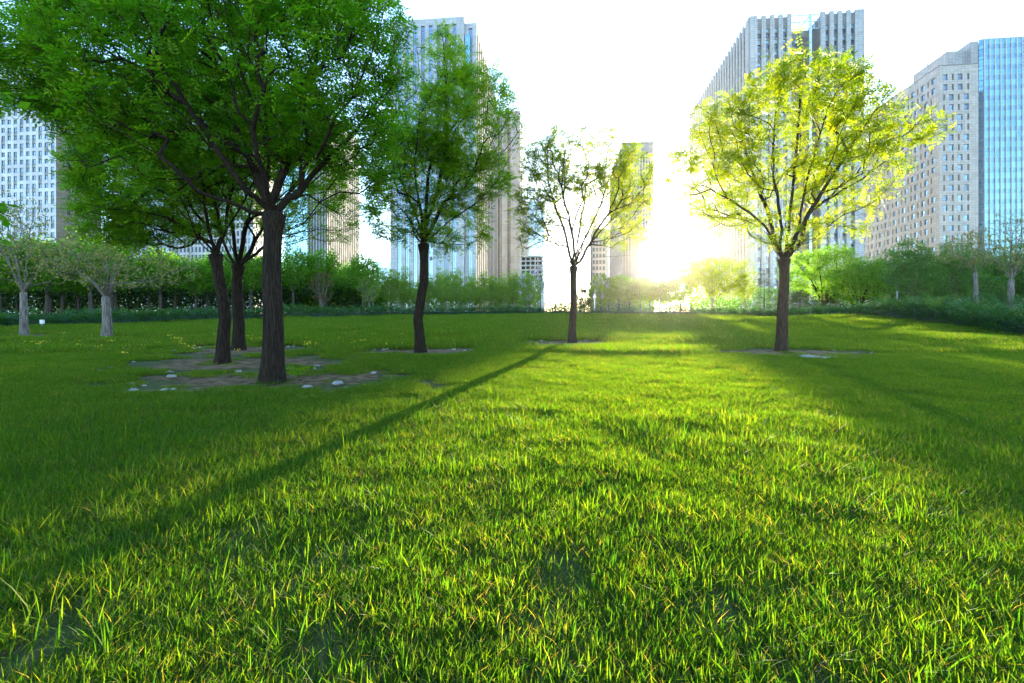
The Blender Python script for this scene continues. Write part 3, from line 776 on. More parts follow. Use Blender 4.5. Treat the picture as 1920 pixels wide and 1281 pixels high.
def fronds(B, A, S, Ls, pairs=5, wid=.2, llen=.32, droop=.25, terminal=True, sweep=.45):
    """pinnate leaves: B base, A axis, S side vector, Ls length; every leaflet a small folded diamond"""
    n = len(B); Nn = unit(np.cross(S, A)); out = []
    ts = [(.22 + .74 * j / max(1, pairs - 1)) for j in range(pairs)]
    down = np.array((0, 0, -1.0))
    for j, t in enumerate(ts):
        c = B + A * (Ls * t)[:, None] + down * (droop * Ls * t * t)[:, None]
        l = Ls * llen * (1 - .35 * abs(t - .5) * 2)
        for sg in (-1, 1):
            D = unit(S * sg + A * sweep + Nn * .12 - np.array((0, 0, .15)))
            Wd = unit(np.cross(D, Nn)); w = (l * wid)[:, None]
            out.append(np.stack([c, c + D * (l * .45)[:, None] + Wd * w, c + D * l[:, None], c + D * (l * .45)[:, None] - Wd * w], 1))
    if terminal:
        c = B + A * Ls[:, None] + down * (droop * Ls)[:, None]; l = Ls * llen; Wd = S; w = (l * wid)[:, None]
        out.append(np.stack([c, c + A * (l * .45)[:, None] + Wd * w, c + A * l[:, None], c + A * (l * .45)[:, None] - Wd * w], 1))
    return np.stack(out, 1)          # n, leaflets, 4, 3

def quads_mesh(Qs): 
    V = Qs.reshape(-1, 3); return V, [np.arange(len(V)).reshape(-1, 4)]

def leaf_sites(t, rng, count, rmax, spread=.03):
    idx = np.where((np.arange(t.n) >= t.nl) & (t.r[:t.n] < rmax))[0]
    w = np.where(t.nch[idx] == 0, 3.0, 1.0); k = rng.choice(idx, count, p=w / w.sum())
    f = rng.random(count)[:, None]; P = t.pos[k] * f + t.pos[t.par[k]] * (1 - f) + rng.normal(0, spread, (count, 3))
    return P, t.dir[k]

def hero_tree(name, label, px, py, fork, rad, limbs, ells, ntgt, nleaf, seed, bark='bark', leaf='locust', ly=.20, tint=(.5, .22), lean=(), depthf=.55, seg=.16, flare=1.3, extra_limbs=3, rmax=.012, mid=(), twig=None, tip=.0035, group=None, patchy=0.0, capf=.36, loose=.28):
    rng = np.random.default_rng(seed); Y = depth_at(py); b = on_ground(px, Y); B = np.array(b)
    W = lambda p, off=0.0: np.array((px_x(p[0], Y + off), Y + off, px_z(p[1], Y + off)))
    root = thing(name, label, 'tree', b, group=group)
    fk = W(fork); path = [B - np.array((0, 0, .08))] + [W(m) for m in mid] + [fk]
    pts = []
    for a, c in zip(path, path[1:]):
        for t in np.arange(0, 1, .12 if len(path) > 2 else .06): pts.append(a + (c - a) * t)
    pts.append(fk); H = fk[2] - B[2]; tr = []
    for p in pts:
        h = max(0, (p[2] - B[2]) / H)
        r = rad * (1.0 - .16 * min(1, h * 1.15) + (flare - 1) * math.exp(-h * 9) + .28 * math.exp(-((h - 1.0) / .07) ** 2))
        tr.append((p + np.array((.012 * math.sin(h * 9 + seed), .012 * math.cos(h * 7), 0)), r))
    lim = []
    for L in limbs:
        sgn = rng.choice([-1, 1]) * rng.uniform(.35, 1.0) * depthf
        lim.append([W(p, sgn * (i + 1) / len(L) * 1.6) for i, p in enumerate(L)])
    for k in range(extra_limbs):                                  # limbs towards and away from the camera
        sg = -1 if k % 2 else 1; x = rng.uniform(-.6, .6)
        lim.append([fk + np.array((x * .4, sg * .35, .35)), fk + np.array((x, sg * 1.0, 1.0)), fk + np.array((x * 1.4, sg * 1.5, 1.8))])
    E_ = [(W((c[0], c[1]), c[4] if len(c) > 4 else 0), np.array((c[2] / F * Y, (c[5] if len(c) > 5 else .8) * min(c[2], c[3] * 1.25) / F * Y, c[3] / F * Y))) for c in ells]
    tg = ell_points(rng, ntgt, E_, .45)
    if patchy:
        tg = tg[(fnoise(tg[:, 0] + 31, tg[:, 2] + tg[:, 1] * .6, .8, seed) > patchy)]
    t = Tree(rng, tr, lim, tg, seg=seg, rtip=tip, capf=capf)
    v, f = tube_mesh(t.tubes(-1), True, rng); o = mk('trunk', v - B, f, [M[bark]], root, smooth=True)
    for li in range(len(lim)):
        r = tube_mesh(t.tubes(li))
        if r: mk('branch', r[0] - B, r[1], [M[twig or bark]], root, smooth=True)
    P, D = leaf_sites(t, rng, int(nleaf * 1.5), rmax, .03)
    cl = fnoise(P[:, 0] + P[:, 1] * .37, P[:, 2] * 1.25 + P[:, 1] * .55, .62, seed + 8); P, D = (q[np.argsort(-cl - rng.random(len(cl)) * loose)[:nleaf]] for q in (P, D))
    ax = unit(D * .5 + rng.normal(0, .6, (nleaf, 3)) + np.array((0, 0, -.05))); ax[:, 2] *= .6; ax = unit(ax)
    S = unit(np.cross(ax, np.array((0, 0, 1.0)) + rng.normal(0, .35, (nleaf, 3)))); Ls = ly * rng.uniform(.55, 1.25, nleaf)
    Qs = fronds(P, ax, S, Ls, 4, .21, .36)
    tn = np.clip(rng.normal(tint[0], tint[1], nleaf) + .35 * (fnoise(P[:, 0] * 1.0, P[:, 2] + P[:, 1], .9, seed + 3) - .5), 0, 1)
    v, f = quads_mesh(Qs); o = mk('crown', v - B, f, [M[leaf]], root, tint=np.repeat(tn, Qs.shape[1] * 4)); tag(o, kind='stuff')
    return root, t

hero_tree('large_locust_tree', 'large dark locust tree with the thickest trunk and a spreading deep green crown', 512, 718, (511, 402), .132,
    [[(480, 372), (464, 358), (422, 303), (360, 211), (303, 126), (240, 50), (190, -20)],
     [(470, 398), (430, 378), (374, 360), (351, 337), (298, 290), (244, 259), (171, 211), (110, 150)],
     [(509, 378), (540, 302), (555, 211), (591, 136), (597, 66), (612, -10)],
     [(530, 350), (549, 311), (585, 266), (621, 211), (667, 166), (700, 90)],
     [(540, 372), (564, 356), (609, 302), (670, 242), (712, 184), (745, 140)],
     [(537, 397), (597, 379), (651, 358), (700, 342), (770, 330)],
     [(534, 431), (567, 419), (597, 385), (625, 340), (655, 300)],
     [(502, 372), (503, 272), (491, 181), (449, 106), (420, 20)],
     [(470, 415), (440, 403), (400, 385), (330, 375), (250, 372), (180, 360)],
     [(495, 360), (470, 300), (420, 190), (400, 100), (350, 10)]],
    [(430, 130, 330, 190), (620, 120, 170, 190), (180, 130, 210, 130), (50, 120, 120, 90), (260, 300, 140, 75), (630, 300, 140, 60, .3), (430, -60, 300, 120), (640, 390, 90, 40, .6)],
    2600, 17500, 11, ly=.2, tint=(.45, .25), seg=.14, depthf=.9, capf=.46)

hero_tree('leaning_locust_tree', 'dark slightly leaning locust tree left of the thickest trunk', 414, 683, (405, 478), .10,
    [[(385, 465), (372, 452), (362, 425), (340, 370), (300, 310)], [(412, 455), (422, 430), (425, 400), (440, 330), (430, 250)],
     [(395, 440), (385, 400), (380, 340), (370, 270), (390, 200)], [(380, 450), (340, 420), (280, 400), (200, 390), (150, 380)], [(420, 440), (450, 390), (480, 330)]],
    [(285, 340, 135, 115), (390, 240, 160, 150), (215, 395, 70, 60), (330, 430, 110, 40), (240, 270, 100, 60), (255, 435, 95, 38)], 1350, 12500, 21, ly=.19, tint=(.62, .25), mid=[(424, 600), (410, 520)])

hero_tree('upright_locust_tree', 'dark locust tree standing between the leaning tree and the thickest trunk', 447, 657, (447, 498), .122,
    [[(430, 480), (415, 440), (400, 370), (390, 300)], [(440, 470), (436, 420), (430, 350), (440, 260)], [(452, 470), (462, 420), (480, 340), (500, 250)],
     [(465, 480), (485, 440), (520, 390), (570, 330)], [(470, 482), (500, 460), (550, 440), (610, 430)], [(428, 488), (410, 470), (370, 440), (320, 420)]],
    [(500, 300, 160, 130), (600, 400, 80, 60), (560, 450, 60, 35), (380, 380, 90, 70)], 900, 6500, 22, ly=.2, leaf='locust_mid', tint=(.6, .25), extra_limbs=2, mid=[(449, 610), (444, 560)])

hero_tree('middle_locust_tree', 'tall locust tree with a slightly curved trunk in the middle of the lawn', 789, 662, (793, 458), .102,
    [[(781, 446), (760, 400), (730, 379), (703, 376)], [(784, 418), (766, 373), (751, 330), (740, 280)], [(790, 400), (783, 367), (778, 310), (785, 230)], [(800, 420), (811, 388), (824, 340), (838, 270), (835, 170), (832, 90)],
     [(808, 430), (833, 379), (863, 361), (884, 330), (905, 270), (915, 190)], [(815, 440), (842, 415), (878, 391), (923, 349), (960, 290), (975, 250)], [(797, 420), (800, 370), (810, 300), (870, 200), (860, 120)], [(780, 462), (765, 452), (735, 455), (710, 440)]],
    [(830, 190, 80, 135), (880, 230, 100, 110), (965, 230, 36, 40), (790, 320, 105, 75), (730, 300, 60, 90), (900, 330, 70, 50), (850, 425, 75, 45), (735, 400, 55, 55)], 1300, 9500, 31, ly=.2, leaf='locust_mid', tint=(.5, .25), mid=[(783, 600), (796, 530)], bark='bark', seg=.16, depthf=.5)

hero_tree('sparse_locust_tree', 'slim sparse young locust tree with a see-through vase-shaped crown left of the sun', 1073, 643, (1076, 500), .096,
    [[(1066, 485), (1054, 470), (1030, 439), (1003, 407), (983, 385)], [(1068, 480), (1061, 442), (1044, 396), (1030, 349), (1025, 290)], [(1075, 480), (1077, 462), (1065, 403), (1054, 350), (1060, 280)], [(1079, 485), (1081, 470), (1089, 415), (1097, 360), (1100, 280)],
     [(1082, 480), (1093, 454), (1116, 407), (1132, 368), (1143, 320), (1140, 270)], [(1088, 490), (1108, 454), (1136, 423), (1167, 395), (1205, 370)], [(1084, 482), (1100, 440), (1130, 380), (1170, 320), (1190, 290)], [(1060, 492), (1040, 485), (1000, 470), (985, 465)], [(1092, 505), (1110, 485), (1150, 480), (1190, 478)]],
    [(1090, 300, 115, 62), (1170, 335, 62, 65), (1025, 320, 58, 62), (1095, 370, 135, 60), (1185, 400, 48, 45), (1000, 395, 45, 50), (1165, 440, 55, 30), (1010, 450, 40, 25)], 1300, 5400, 41, ly=.2, leaf='locust_young', tint=(.5, .25), bark='bark_warm', seg=.2, depthf=.5, tip=.005, rmax=.014, loose=2.0)

hero_tree('sunlit_locust_tree', 'sunlit yellow-green locust tree right of the sun', 1465, 660, (1471, 486), .112,
    [[(1457, 467), (1448, 450), (1434, 424), (1406, 399), (1361, 371), (1320, 349), (1290, 330)], [(1455, 462), (1448, 431), (1440, 396), (1421, 351), (1400, 290), (1380, 210)], [(1462, 462), (1466, 431), (1459, 382), (1450, 310), (1455, 200), (1470, 110)], [(1474, 460), (1480, 414), (1485, 360), (1495, 270), (1500, 180)],
     [(1482, 466), (1487, 459), (1496, 430), (1507, 367), (1530, 280), (1560, 180)], [(1488, 468), (1502, 450), (1515, 403), (1547, 377), (1616, 335), (1690, 280), (1750, 245)], [(1490, 470), (1507, 444), (1541, 424), (1600, 405), (1640, 400)], [(1452, 470), (1440, 440), (1400, 415), (1350, 405), (1310, 400)], [(1485, 460), (1505, 420), (1560, 330), (1620, 240), (1660, 180)]],
    [(1490, 250, 160, 130), (1480, 130, 40, 75), (1330, 310, 88, 122), (1560, 170, 70, 70), (1650, 230, 95, 60), (1730, 240, 50, 35), (1600, 330, 110, 60), (1600, 405, 60, 30), (1470, 430, 80, 40), (1360, 400, 60, 30)], 1500, 8800, 51, ly=.2, leaf='locust_young', tint=(.5, .25), bark='bark_warm', depthf=.5, flare=1.2, loose=.7)

# generic smaller trees --------------------------------------------------------
def random_quads(rng, P, size, elong=1.7, up=.3):
    n = len(P); a = unit(rng.normal(size=(n, 3)) + np.array((0, 0, up))); s = unit(np.cross(a, rng.normal(size=(n, 3)))); L = (size * rng.uniform(.6, 1.3, n))[:, None]
    return np.stack([P - a * L * .5, P + s * L * .5 / elong, P + a * L * .5, P - s * L * .5 / elong], 1)

def small_tree(name, label, loc, seed, h, fork, rad, ells, ntgt, nleaf, size, leaf, bark, nl=5, spread=.09, lean=0, tint=(.5, .25), group=None, extra=None, tip=.006, seg=.28, cone=False, twig=None, stems=1, up=.3, capf=.36):
    rng = np.random.default_rng(seed); root = thing(name, label, 'tree', loc, rng.uniform(-.5, .5), group)
    tr = [(np.array((lean * t + .02 * math.sin(5 * t + seed), .02 * math.cos(4 * t), fork * t - .06)), rad * (1.15 - .25 * t + .4 * math.exp(-t * 9))) for t in np.linspace(0, 1, 9)]
    fk = tr[-1][0]; lim = []
    for k in range(nl):
        a = 2 * np.pi * (k + rng.random() * .6) / nl; c, r = ells[rng.integers(len(ells))]
        e = np.array(c) + np.array((math.cos(a) * r[0] * .7, math.sin(a) * r[1] * .7, r[2] * rng.uniform(-.2, .7)))
        m = fk + (e - fk) * .4 + np.array((0, 0, .12 * (e - fk)[2])); lim.append([fk + (m - fk) * .4, m, e])
    tg = ell_points(rng, ntgt, [(np.array(c, float), np.array(r, float)) for c, r in ells], .4)
    t = Tree(rng, tr, lim, tg, seg=seg, rtip=tip, capf=capf)
    v, f = tube_mesh(t.tubes(-1), True, rng); mk('trunk', v, f, [M[bark]], root, smooth=True)
    ch = []
    for li in range(nl): ch += list(t.tubes(li))
    r = tube_mesh(iter(ch)); o = mk('branch', r[0], r[1], [M[twig or bark]], root, smooth=True); tag(o, kind='stuff')
    P, D = leaf_sites(t, rng, nleaf, .03, spread)
    Qs = random_quads(rng, P, size, up=up)
    tn = np.clip(rng.normal(tint[0], tint[1], nleaf) + .5 * (fnoise(P[:, 0] + P[:, 1], P[:, 2], .8, seed) - .5), 0, 1)
    v, f = quads_mesh(Qs); o = mk('crown', v, f, [M[leaf]], root, tint=np.repeat(tn, 4)); tag(o, kind='stuff')
    if extra:
        ep = ell_points(rng, extra[1], [(np.array(c, float), np.array(r, float)) for c, r in ells], .7)
        k = 26; pts = (ep[:, None] + rng.normal(0, .085, (len(ep), k, 3)) * np.array((1, 1, 1.6))).reshape(-1, 3)
        Qf = random_quads(rng, pts, .1); v, f = quads_mesh(Qf); o = mk('blossom', v, f, [M[extra[0]]], root, tint=rng.random(len(v))); tag(o, kind='stuff')
    return root

def at(px, y, dz=0.0):
    p = on_ground(px, y); return (p.x, p.y, p.z - .02 + dz)

# two grey, barely leafed trees at the left of the lawn, two more on the right bank
small_tree('grey_budding_tree', 'pale grey trunked tree with thin budding crown, leftmost on the lawn', at(45, depth_at(630)), 61, 5, 1.45, .088, [((.1, 0, 2.9), (2.0, 1.8, 1.3)), ((-.9, 0, 3.6), (1.3, 1.2, 1.2))], 520, 2300, .08, 'leaf_olive', 'bark_grey', 6, .06, twig='bark_twiggy', tip=.0034, capf=.42)
small_tree('grey_flat_crowned_tree', 'pale grey trunked tree with low flat budding crown, second from the left', at(200, depth_at(634)), 62, 4, 1.3, .108, [((.5, 0, 2.2), (2.0, 1.8, .7)), ((-.6, 0, 2.6), (1.4, 1.3, .7)), ((.6, 0, 3.0), (.7, .7, .8))], 560, 2700, .08, 'leaf_olive', 'bark_grey', 7, .06, twig='bark_twiggy', tip=.0034, capf=.42)
small_tree('white_trunked_tree', 'thin white trunked tree with sparse crown on the juniper bank', at(1829, 21.5), 63, 4.5, 1.9, .085, [((-.2, 0, 3.0), (1.6, 1.2, .9))], 260, 1500, .09, 'leaf_olive', 'bark_grey', 5, .07, twig='bark_twiggy', tip=.0034, capf=.42)
small_tree('grey_forked_tree', 'grey forked bare-looking tree at the right edge above the juniper bank', at(1895, 21.0), 64, 5.5, 1.5, .12, [((-.2, 0, 3.2), (1.7, 1.3, 1.4)), ((.9, 0, 3.0), (1.2, 1, 1.4))], 380, 1700, .085, 'leaf_olive', 'bark_grey', 6, .07, twig='bark_twiggy', tip=.005, capf=.34)

ORD = 'first second third fourth fifth sixth seventh eighth ninth tenth eleventh twelfth thirteenth fourteenth fifteenth sixteenth seventeenth eighteenth nineteenth twentieth'.split()
def spread_copies(protos, spots, labels=None):
    """spots: (px, depth, scale, height scale); the first spot of each prototype is the prototype itself"""
    used = set()
    for i, (px, y, s, hs) in enumerate(spots):
        k = i % len(protos); p = protos[k]; rz = random.uniform(0, 6.28)
        if k not in used:
            used.add(k); p.location = at(px, y); p.rotation_euler = (0, 0, rz); p.scale = (s, s, s * hs); o = p
        else: o = copy_thing(p, at(px, y), rz, (s, s, s * hs))
        if labels: o['label'] = labels(i, px, y)

random.seed(3)
G1 = 'young trees of the dark grove behind the left hedge'
grove = [small_tree('grove_tree', 'dense green tree with thin bare trunk in the shady grove on the left', (0, 0, 0), 70 + k, 4.6, 1.5, .085,
         [((0, 0, 3.0), (1.5, 1.5, 1.0)), ((.3, 0, 3.8), (1.1, 1.1, .8)), ((-.3, .2, 3.6), (1.1, 1.1, .9))], 150, 3600, .15, 'leaf_grove', 'bark_deep', 5, .16, group=G1) for k in range(3)]
sp = []; front = []
for row, (dy, step) in enumerate(((4.5, 64), (8.5, 58), (13, 52), (18, 46), (24, 40))):
    px = -90 + row * 17
    while px < 690:
        hy = 17.5 + (px + 60) / 750 * 17.0
        sp.append((px + random.uniform(-14, 14), max(hy, 17) + dy + random.uniform(-.8, .8), random.uniform(.9, 1.12) * (1 if px > 120 else .92), random.uniform(.92, 1.08))); front.append(row == 0); px += step * random.uniform(.8, 1.15)
NF = sum(front)
spread_copies(grove, sp, lambda i, px, y: f'green grove tree with thin bare trunk, {ORD[i]} from the left along the grove front' if front[i] else 'dense green tree in the shady back rows of the left grove')

G2 = 'slender young trees in the row behind the middle hedge'
slim = [small_tree('slender_tree', 'slender light green young tree in the row behind the middle hedge', (0, 0, 0), 80 + k, 4.6, 1.2, .05,
        [((0, 0, 2.5), (.75, .75, 1.2)), ((.05, 0, 3.6), (.5, .5, 1.0))], 110, 2000, .125, 'leaf_slender', 'bark_thin', 5, .12, group=G2, tip=.005, up=.8) for k in range(3)]
sp = []; nfront = 0
for y0, step in ((41, 21), (45, 26), (50, 24)):
    px = 684
    while px < 1005: sp.append((px + random.uniform(-5, 5), y0 + random.uniform(-1, 1), random.uniform(.78, 1.02), random.uniform(.88, 1.06))); px += step * random.uniform(.75, 1.2)
    nfront = nfront or len(sp)
spread_copies(slim, sp, lambda i, px, y: f'slender light green young tree, {ORD[i]} from the left in the row behind the middle junipers' if i < min(nfront, 20) else 'slender light green tree filling the rear of the middle row')

small_tree('reddish_budding_tree', 'reddish budding many-stemmed tree in front of the grove', at(603, 36), 91, 3.6, .35, .10, [((0, 0, 2.2), (.95, .9, 1.3))], 160, 1500, .11, 'leaf_red', 'bark_grey', 8, .08, tip=.007)
small_tree('pale_thin_tree', 'small thin pale tree at the right end of the grove', at(692, 37), 92, 3.6, 1.0, .06, [((0, 0, 2.3), (1.1, 1, 1.2))], 130, 900, .11, 'leaf_slender', 'bark_grey', 6, .08)
small_tree('lilac_blossom_tree', 'leafy shrub tree with lilac blossom right of the slender row', at(992, 40), 93, 4.2, .9, .08, [((0, 0, 2.2), (1.3, 1.2, 1.4))], 160, 3000, .13, 'leaf_slender', 'bark_thin', 6, .1, extra=('lilac', 26), up=.8)
small_tree('tall_lilac_tree', 'bare thin tree topped with lilac blossom by the concrete frame building', at(1013, 41), 94, 4.4, 2.4, .07, [((0, 0, 3.6), (.6, .5, .8))], 60, 160, .1, 'leaf_slender', 'bark_thin', 5, .05, extra=('lilac', 16))
small_tree('thin_backlit_tree', 'thin backlit tree with scattered small leaves left of the sparse tree', at(1041, 42), 95, 3.9, 1.0, .06, [((.2, 0, 2.6), (1.2, 1, 1.4))], 150, 900, .12, 'leaf_red', 'bark_deep', 5, .05, tip=.007)
small_tree('white_blossom_tree', 'small backlit tree with pale blossom right of the sparse tree trunk', at(1127, 42), 96, 3.8, .9, .06, [((0, 0, 2.3), (1.2, 1, 1.5))], 150, 3600, .12, 'leaf_grove', 'bark_deep', 6, .1, extra=('lilac', 12))
small_tree('round_backlit_bush', 'low leafy backlit tree right behind the sparse tree trunk', at(1095, 43), 97, 2.6, .5, .06, [((0, 0, 1.5), (1.0, .9, 1.1))], 120, 3200, .12, 'leaf_shade', 'bark_thin', 6, .1)

G3 = 'low backlit trees under the sun'
low = [small_tree('low_backlit_tree', 'low backlit tree in the row under the sun', (0, 0, 0), 100 + k, 3, .9, .06, [((0, 0, 1.9), (1.0, 1.0, .9))], 140, 3800, .13, 'leaf_grove', 'bark_deep', 5, .13, group=G3) for k in range(2)]
spread_copies(low, [(1160, 42, 1.12, 1.12), (1180, 44, 1.12, 1.12), (1200, 43, 1.08, 1.1), (1219, 45, 1.1, 1.12), (1238, 43, 1.05, 1.08), (1256, 45, 1.12, 1.12), (1276, 43, 1.15, 1.15), (1142, 45, 1.1, 1.12)], lambda i, px, y: f'low backlit tree under the sun, {ORD[sorted([1160, 1180, 1200, 1219, 1238, 1256, 1276, 1142]).index(px)]} from the left')

small_tree('bright_spreading_tree', 'broad sunlit spreading tree just right of the sun', at(1336, 38), 111, 5.5, 1.0, .11, [((0, 0, 3.2), (2.6, 2.2, 1.6)), ((-1.0, 0, 3.6), (1.6, 1.5, 1.3)), ((1.2, 0, 2.7), (1.8, 1.5, 1.3))], 420, 13000, .13, 'locust_young', 'bark_thin', 8, .16)
small_tree('ragged_yellow_tree', 'ragged yellow-green tree between the spreading tree and the dark conifer', at(1398, 38), 112, 4.6, 1.0, .07, [((0, 0, 3.0), (.9, .9, 1.8)), ((-.2, 0, 2.2), (1.2, 1, 1.0))], 170, 1500, .13, 'locust_young', 'bark_thin', 6, .1)
small_tree('large_bushy_locust', 'large bushy locust tree directly behind the sunlit tree trunk', at(1545, 30), 113, 5.5, .9, .14, [((0, 0, 3.0), (2.3, 2.0, 1.6)), ((-1.2, 0, 3.3), (1.5, 1.4, 1.3)), ((.6, 0, 3.7), (1.5, 1.4, 1.1)), ((1.3, 0, 2.4), (1.3, 1.2, 1.1))], 420, 14000, .115, 'leaf_grove', 'bark', 8, .15, tint=(.85, .2))
small_tree('wide_bushy_locust', 'bushy low-branched tree left of the rounded maples', at(1612, 28), 114, 4.2, .7, .12, [((0, 0, 2.2), (1.9, 1.7, 1.3)), ((.5, 0, 2.8), (1.2, 1.2, .9))], 300, 8500, .115, 'leaf_grove', 'bark', 7, .15, tint=(.7, .2))
G4 = 'rounded maples behind the right hedge'
maple = [small_tree('maple_tree', 'rounded mid green maple behind the right hedge', (0, 0, 0), 120 + k, 4.4, .9, .085, [((0, 0, 2.3), (1.25, 1.25, 1.2)), ((0, 0, 3.2), (.85, .85, 1.0))], 200, 7500, .105, 'leaf_maple', 'bark_thin', 6, .12, group=G4, up=.7) for k in range(3)]
spread_copies(maple, [(1712, 24, 1.0, 1.0), (1788, 25, 1.02, 1.02), (1668, 31, 1.05, 1.05), (1745, 31, 1.0, 1.0), (1835, 27, 1.1, .92), (1700, 36, 1.1, 1.0), (1780, 36, 1.1, .95), (1640, 36, 1.0, 1.0), (1880, 30, 1.15, .9), (1930, 28, 1.2, .95), (1600, 40, 1.0, 1.0), (1560, 40, 1.0, 1.0), (1850, 35, 1.2, .9), (1920, 34, 1.2, .95), (1985, 26, 1.1, 1.0), (1990, 33, 1.2, 1.0)], lambda i, px, y: {0: 'rounded maple between the bushy locust and the big round maple', 1: 'big rounded maple in front, left of the white trunked tree', 4: 'rounded maple directly behind the thin white trunked tree', 8: 'rounded maple behind the grey forked tree', 9: 'rounded maple at the right edge of the photo'}.get(i, 'rounded mid green maple in the rear behind the right junipers'))

def conifer(label, loc, seed, h, r, n, spread_top=.05):
    rng = np.random.default_rng(seed); root = thing('conifer_tree', label, 'tree', loc)
    tr = [(np.array((0, 0, h * t - .05)), max(.012, .07 * (1 - t))) for t in np.linspace(0, .97, 10)]
    v, f = tube_mesh(iter([(np.array([p for p, _ in tr]), np.array([q for _, q in tr]))]), True, rng); mk('trunk', v, f, [M['bark_deep']], root, smooth=True)
    z = h * rng.random(n) ** 1.35 * .95 + .1; a = rng.random(n) * 6.28; rr = r * (1 - z / h * .96) * np.sqrt(rng.uniform(.15, 1, n)) * (1 + .25 * np.sin(z * 9))
    P = np.stack([rr * np.cos(a), rr * np.sin(a), z - rr * .12], 1); ax = unit(np.stack([np.cos(a), np.sin(a), np.full(n, .1)], 1) + rng.normal(0, .25, (n, 3)))
    S = unit(np.cross(ax, np.array((0, 0, 1.0)) + rng.normal(0, .2, (n, 3)))); Qs = fronds(P, ax, S, rng.uniform(.22, .42, n), 4, .12, .42, .2)
    v, f = quads_mesh(Qs); o = mk('crown', v, f, [M['cedar']], root, tint=np.repeat(np.clip(rng.normal(.4, .3, n), 0, 1), Qs.shape[1] * 4)); tag(o, kind='stuff')
conifer('dark conical conifer left of the sunlit tree trunk', at(1433, 37), 131, 3.9, .95, 900)
conifer('low brownish conifer right of the sunlit tree trunk', at(1500, 30), 132, 1.7, 1.3, 800)
conifer('second low brownish conifer at the edge of the right hedge', at(1556, 29), 133, 1.6, 1.1, 700)

# ------------------------------------------------------------------ junipers at the lawn's edge
HP = [(-260, 650), (-100, 627), (0, 617), (200, 611), (350, 605), (520, 599), (700, 594.5), (900, 592), (1040, 590.5), (1250, 591.5), (1400, 595), (1490, 600), (1600, 608), (1700, 617), (1800, 625.5), (1920, 636), (2150, 662), (2500, 705)]
HEDGE = np.array([(px_x(a, 938 / (b - 565)), 938 / (b - 565)) for a, b in HP])
def hedge_point(t):
    d = np.r_[0, np.cumsum(np.linalg.norm(np.diff(HEDGE, axis=0), axis=1))]; u = t * d[-1]
    x = np.interp(u, d, HEDGE[:, 0]); y = np.interp(u, d, HEDGE[:, 1]); return x, y, d[-1]
HPX = np.array([a for a, b in HP], float)
def hedge_front(x, y):
    """distance of the lawn's edge in the direction of (x, y)"""
    return np.interp(np.asarray(x) / np.maximum(y, .3) * F + 960, HPX, HEDGE[:, 1])

def junipers():
    rng = np.random.default_rng(5); n = 14000
    x, y, Lh = hedge_point(rng.random(n)); pxs = rng.uniform(-90, 2080, n); alt = rng.random(n) < .65
    y = np.where(alt, np.interp(pxs, HPX, HEDGE[:, 1]), y); x = np.where(alt, px_x(pxs, y), x)
    wide = 2.0 + 1.2 * (x < -9) + 1.0 * (x > 9)
    b = rng.random(n) ** 1.2 * wide; dd = np.hypot(x, y); x, y = x * (1 + (b - .12) / dd), y * (1 + (b - .12) / dd)
    bank = 2200; xb = rng.uniform(13, 32, bank); yb = rng.uniform(16, 24, bank); ok = yb > hedge_front(xb, yb) + 1.5
    x = np.r_[x, xb[ok]]; y = np.r_[y, yb[ok]]; n = len(x); bb = np.r_[b, np.full(ok.sum(), 1.5)]
    lump = fnoise(x, y, 1.3, 17)
    hgt = np.clip(.22 + .85 * (lump - .2), .12, .85) * np.clip(bb / .55 + .3, .3, 1)
    z = gz(x, y) + hgt * rng.random(n) ** .45
    P = np.stack([x, y, z], 1)
    a = rng.random(n) * 6.28; ax = unit(np.stack([np.cos(a), np.sin(a) * .8 - .45, rng.uniform(.0, .6, n)], 1))
    S = unit(np.cross(ax, np.array((0, 0, 1.0)) + rng.normal(0, .35, (n, 3))))
    Qs = fronds(P, ax, S, rng.uniform(.22, .5, n), 4, .14, .40, -.1, False, .9)
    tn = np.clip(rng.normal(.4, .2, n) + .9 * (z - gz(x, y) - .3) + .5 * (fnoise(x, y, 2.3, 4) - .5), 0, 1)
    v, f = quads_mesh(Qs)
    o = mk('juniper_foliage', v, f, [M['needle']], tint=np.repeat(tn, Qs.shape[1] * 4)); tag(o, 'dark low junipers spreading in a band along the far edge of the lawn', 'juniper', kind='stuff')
    # dark sheet under the sprays, the shade inside them put into its colour
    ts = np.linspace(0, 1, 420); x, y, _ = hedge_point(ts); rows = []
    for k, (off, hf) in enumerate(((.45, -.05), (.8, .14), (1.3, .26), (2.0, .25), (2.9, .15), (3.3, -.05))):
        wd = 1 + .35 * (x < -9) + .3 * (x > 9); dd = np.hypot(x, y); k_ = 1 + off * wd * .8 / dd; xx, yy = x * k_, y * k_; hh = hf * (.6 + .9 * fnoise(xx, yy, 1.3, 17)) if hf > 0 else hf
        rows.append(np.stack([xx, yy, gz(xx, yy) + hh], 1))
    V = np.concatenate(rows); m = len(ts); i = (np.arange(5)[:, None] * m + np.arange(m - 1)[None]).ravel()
    o = mk('juniper_shade_sheet', V, [np.stack([i, i + 1, i + m + 1, i + m], 1)], [noisy('juniper_shade', (.008, .02, .008), (.016, .04, .014), 9)], smooth=True)
    tag(o, 'dark sheet standing in for the shade under the low junipers', 'juniper', kind='stuff')
junipers()

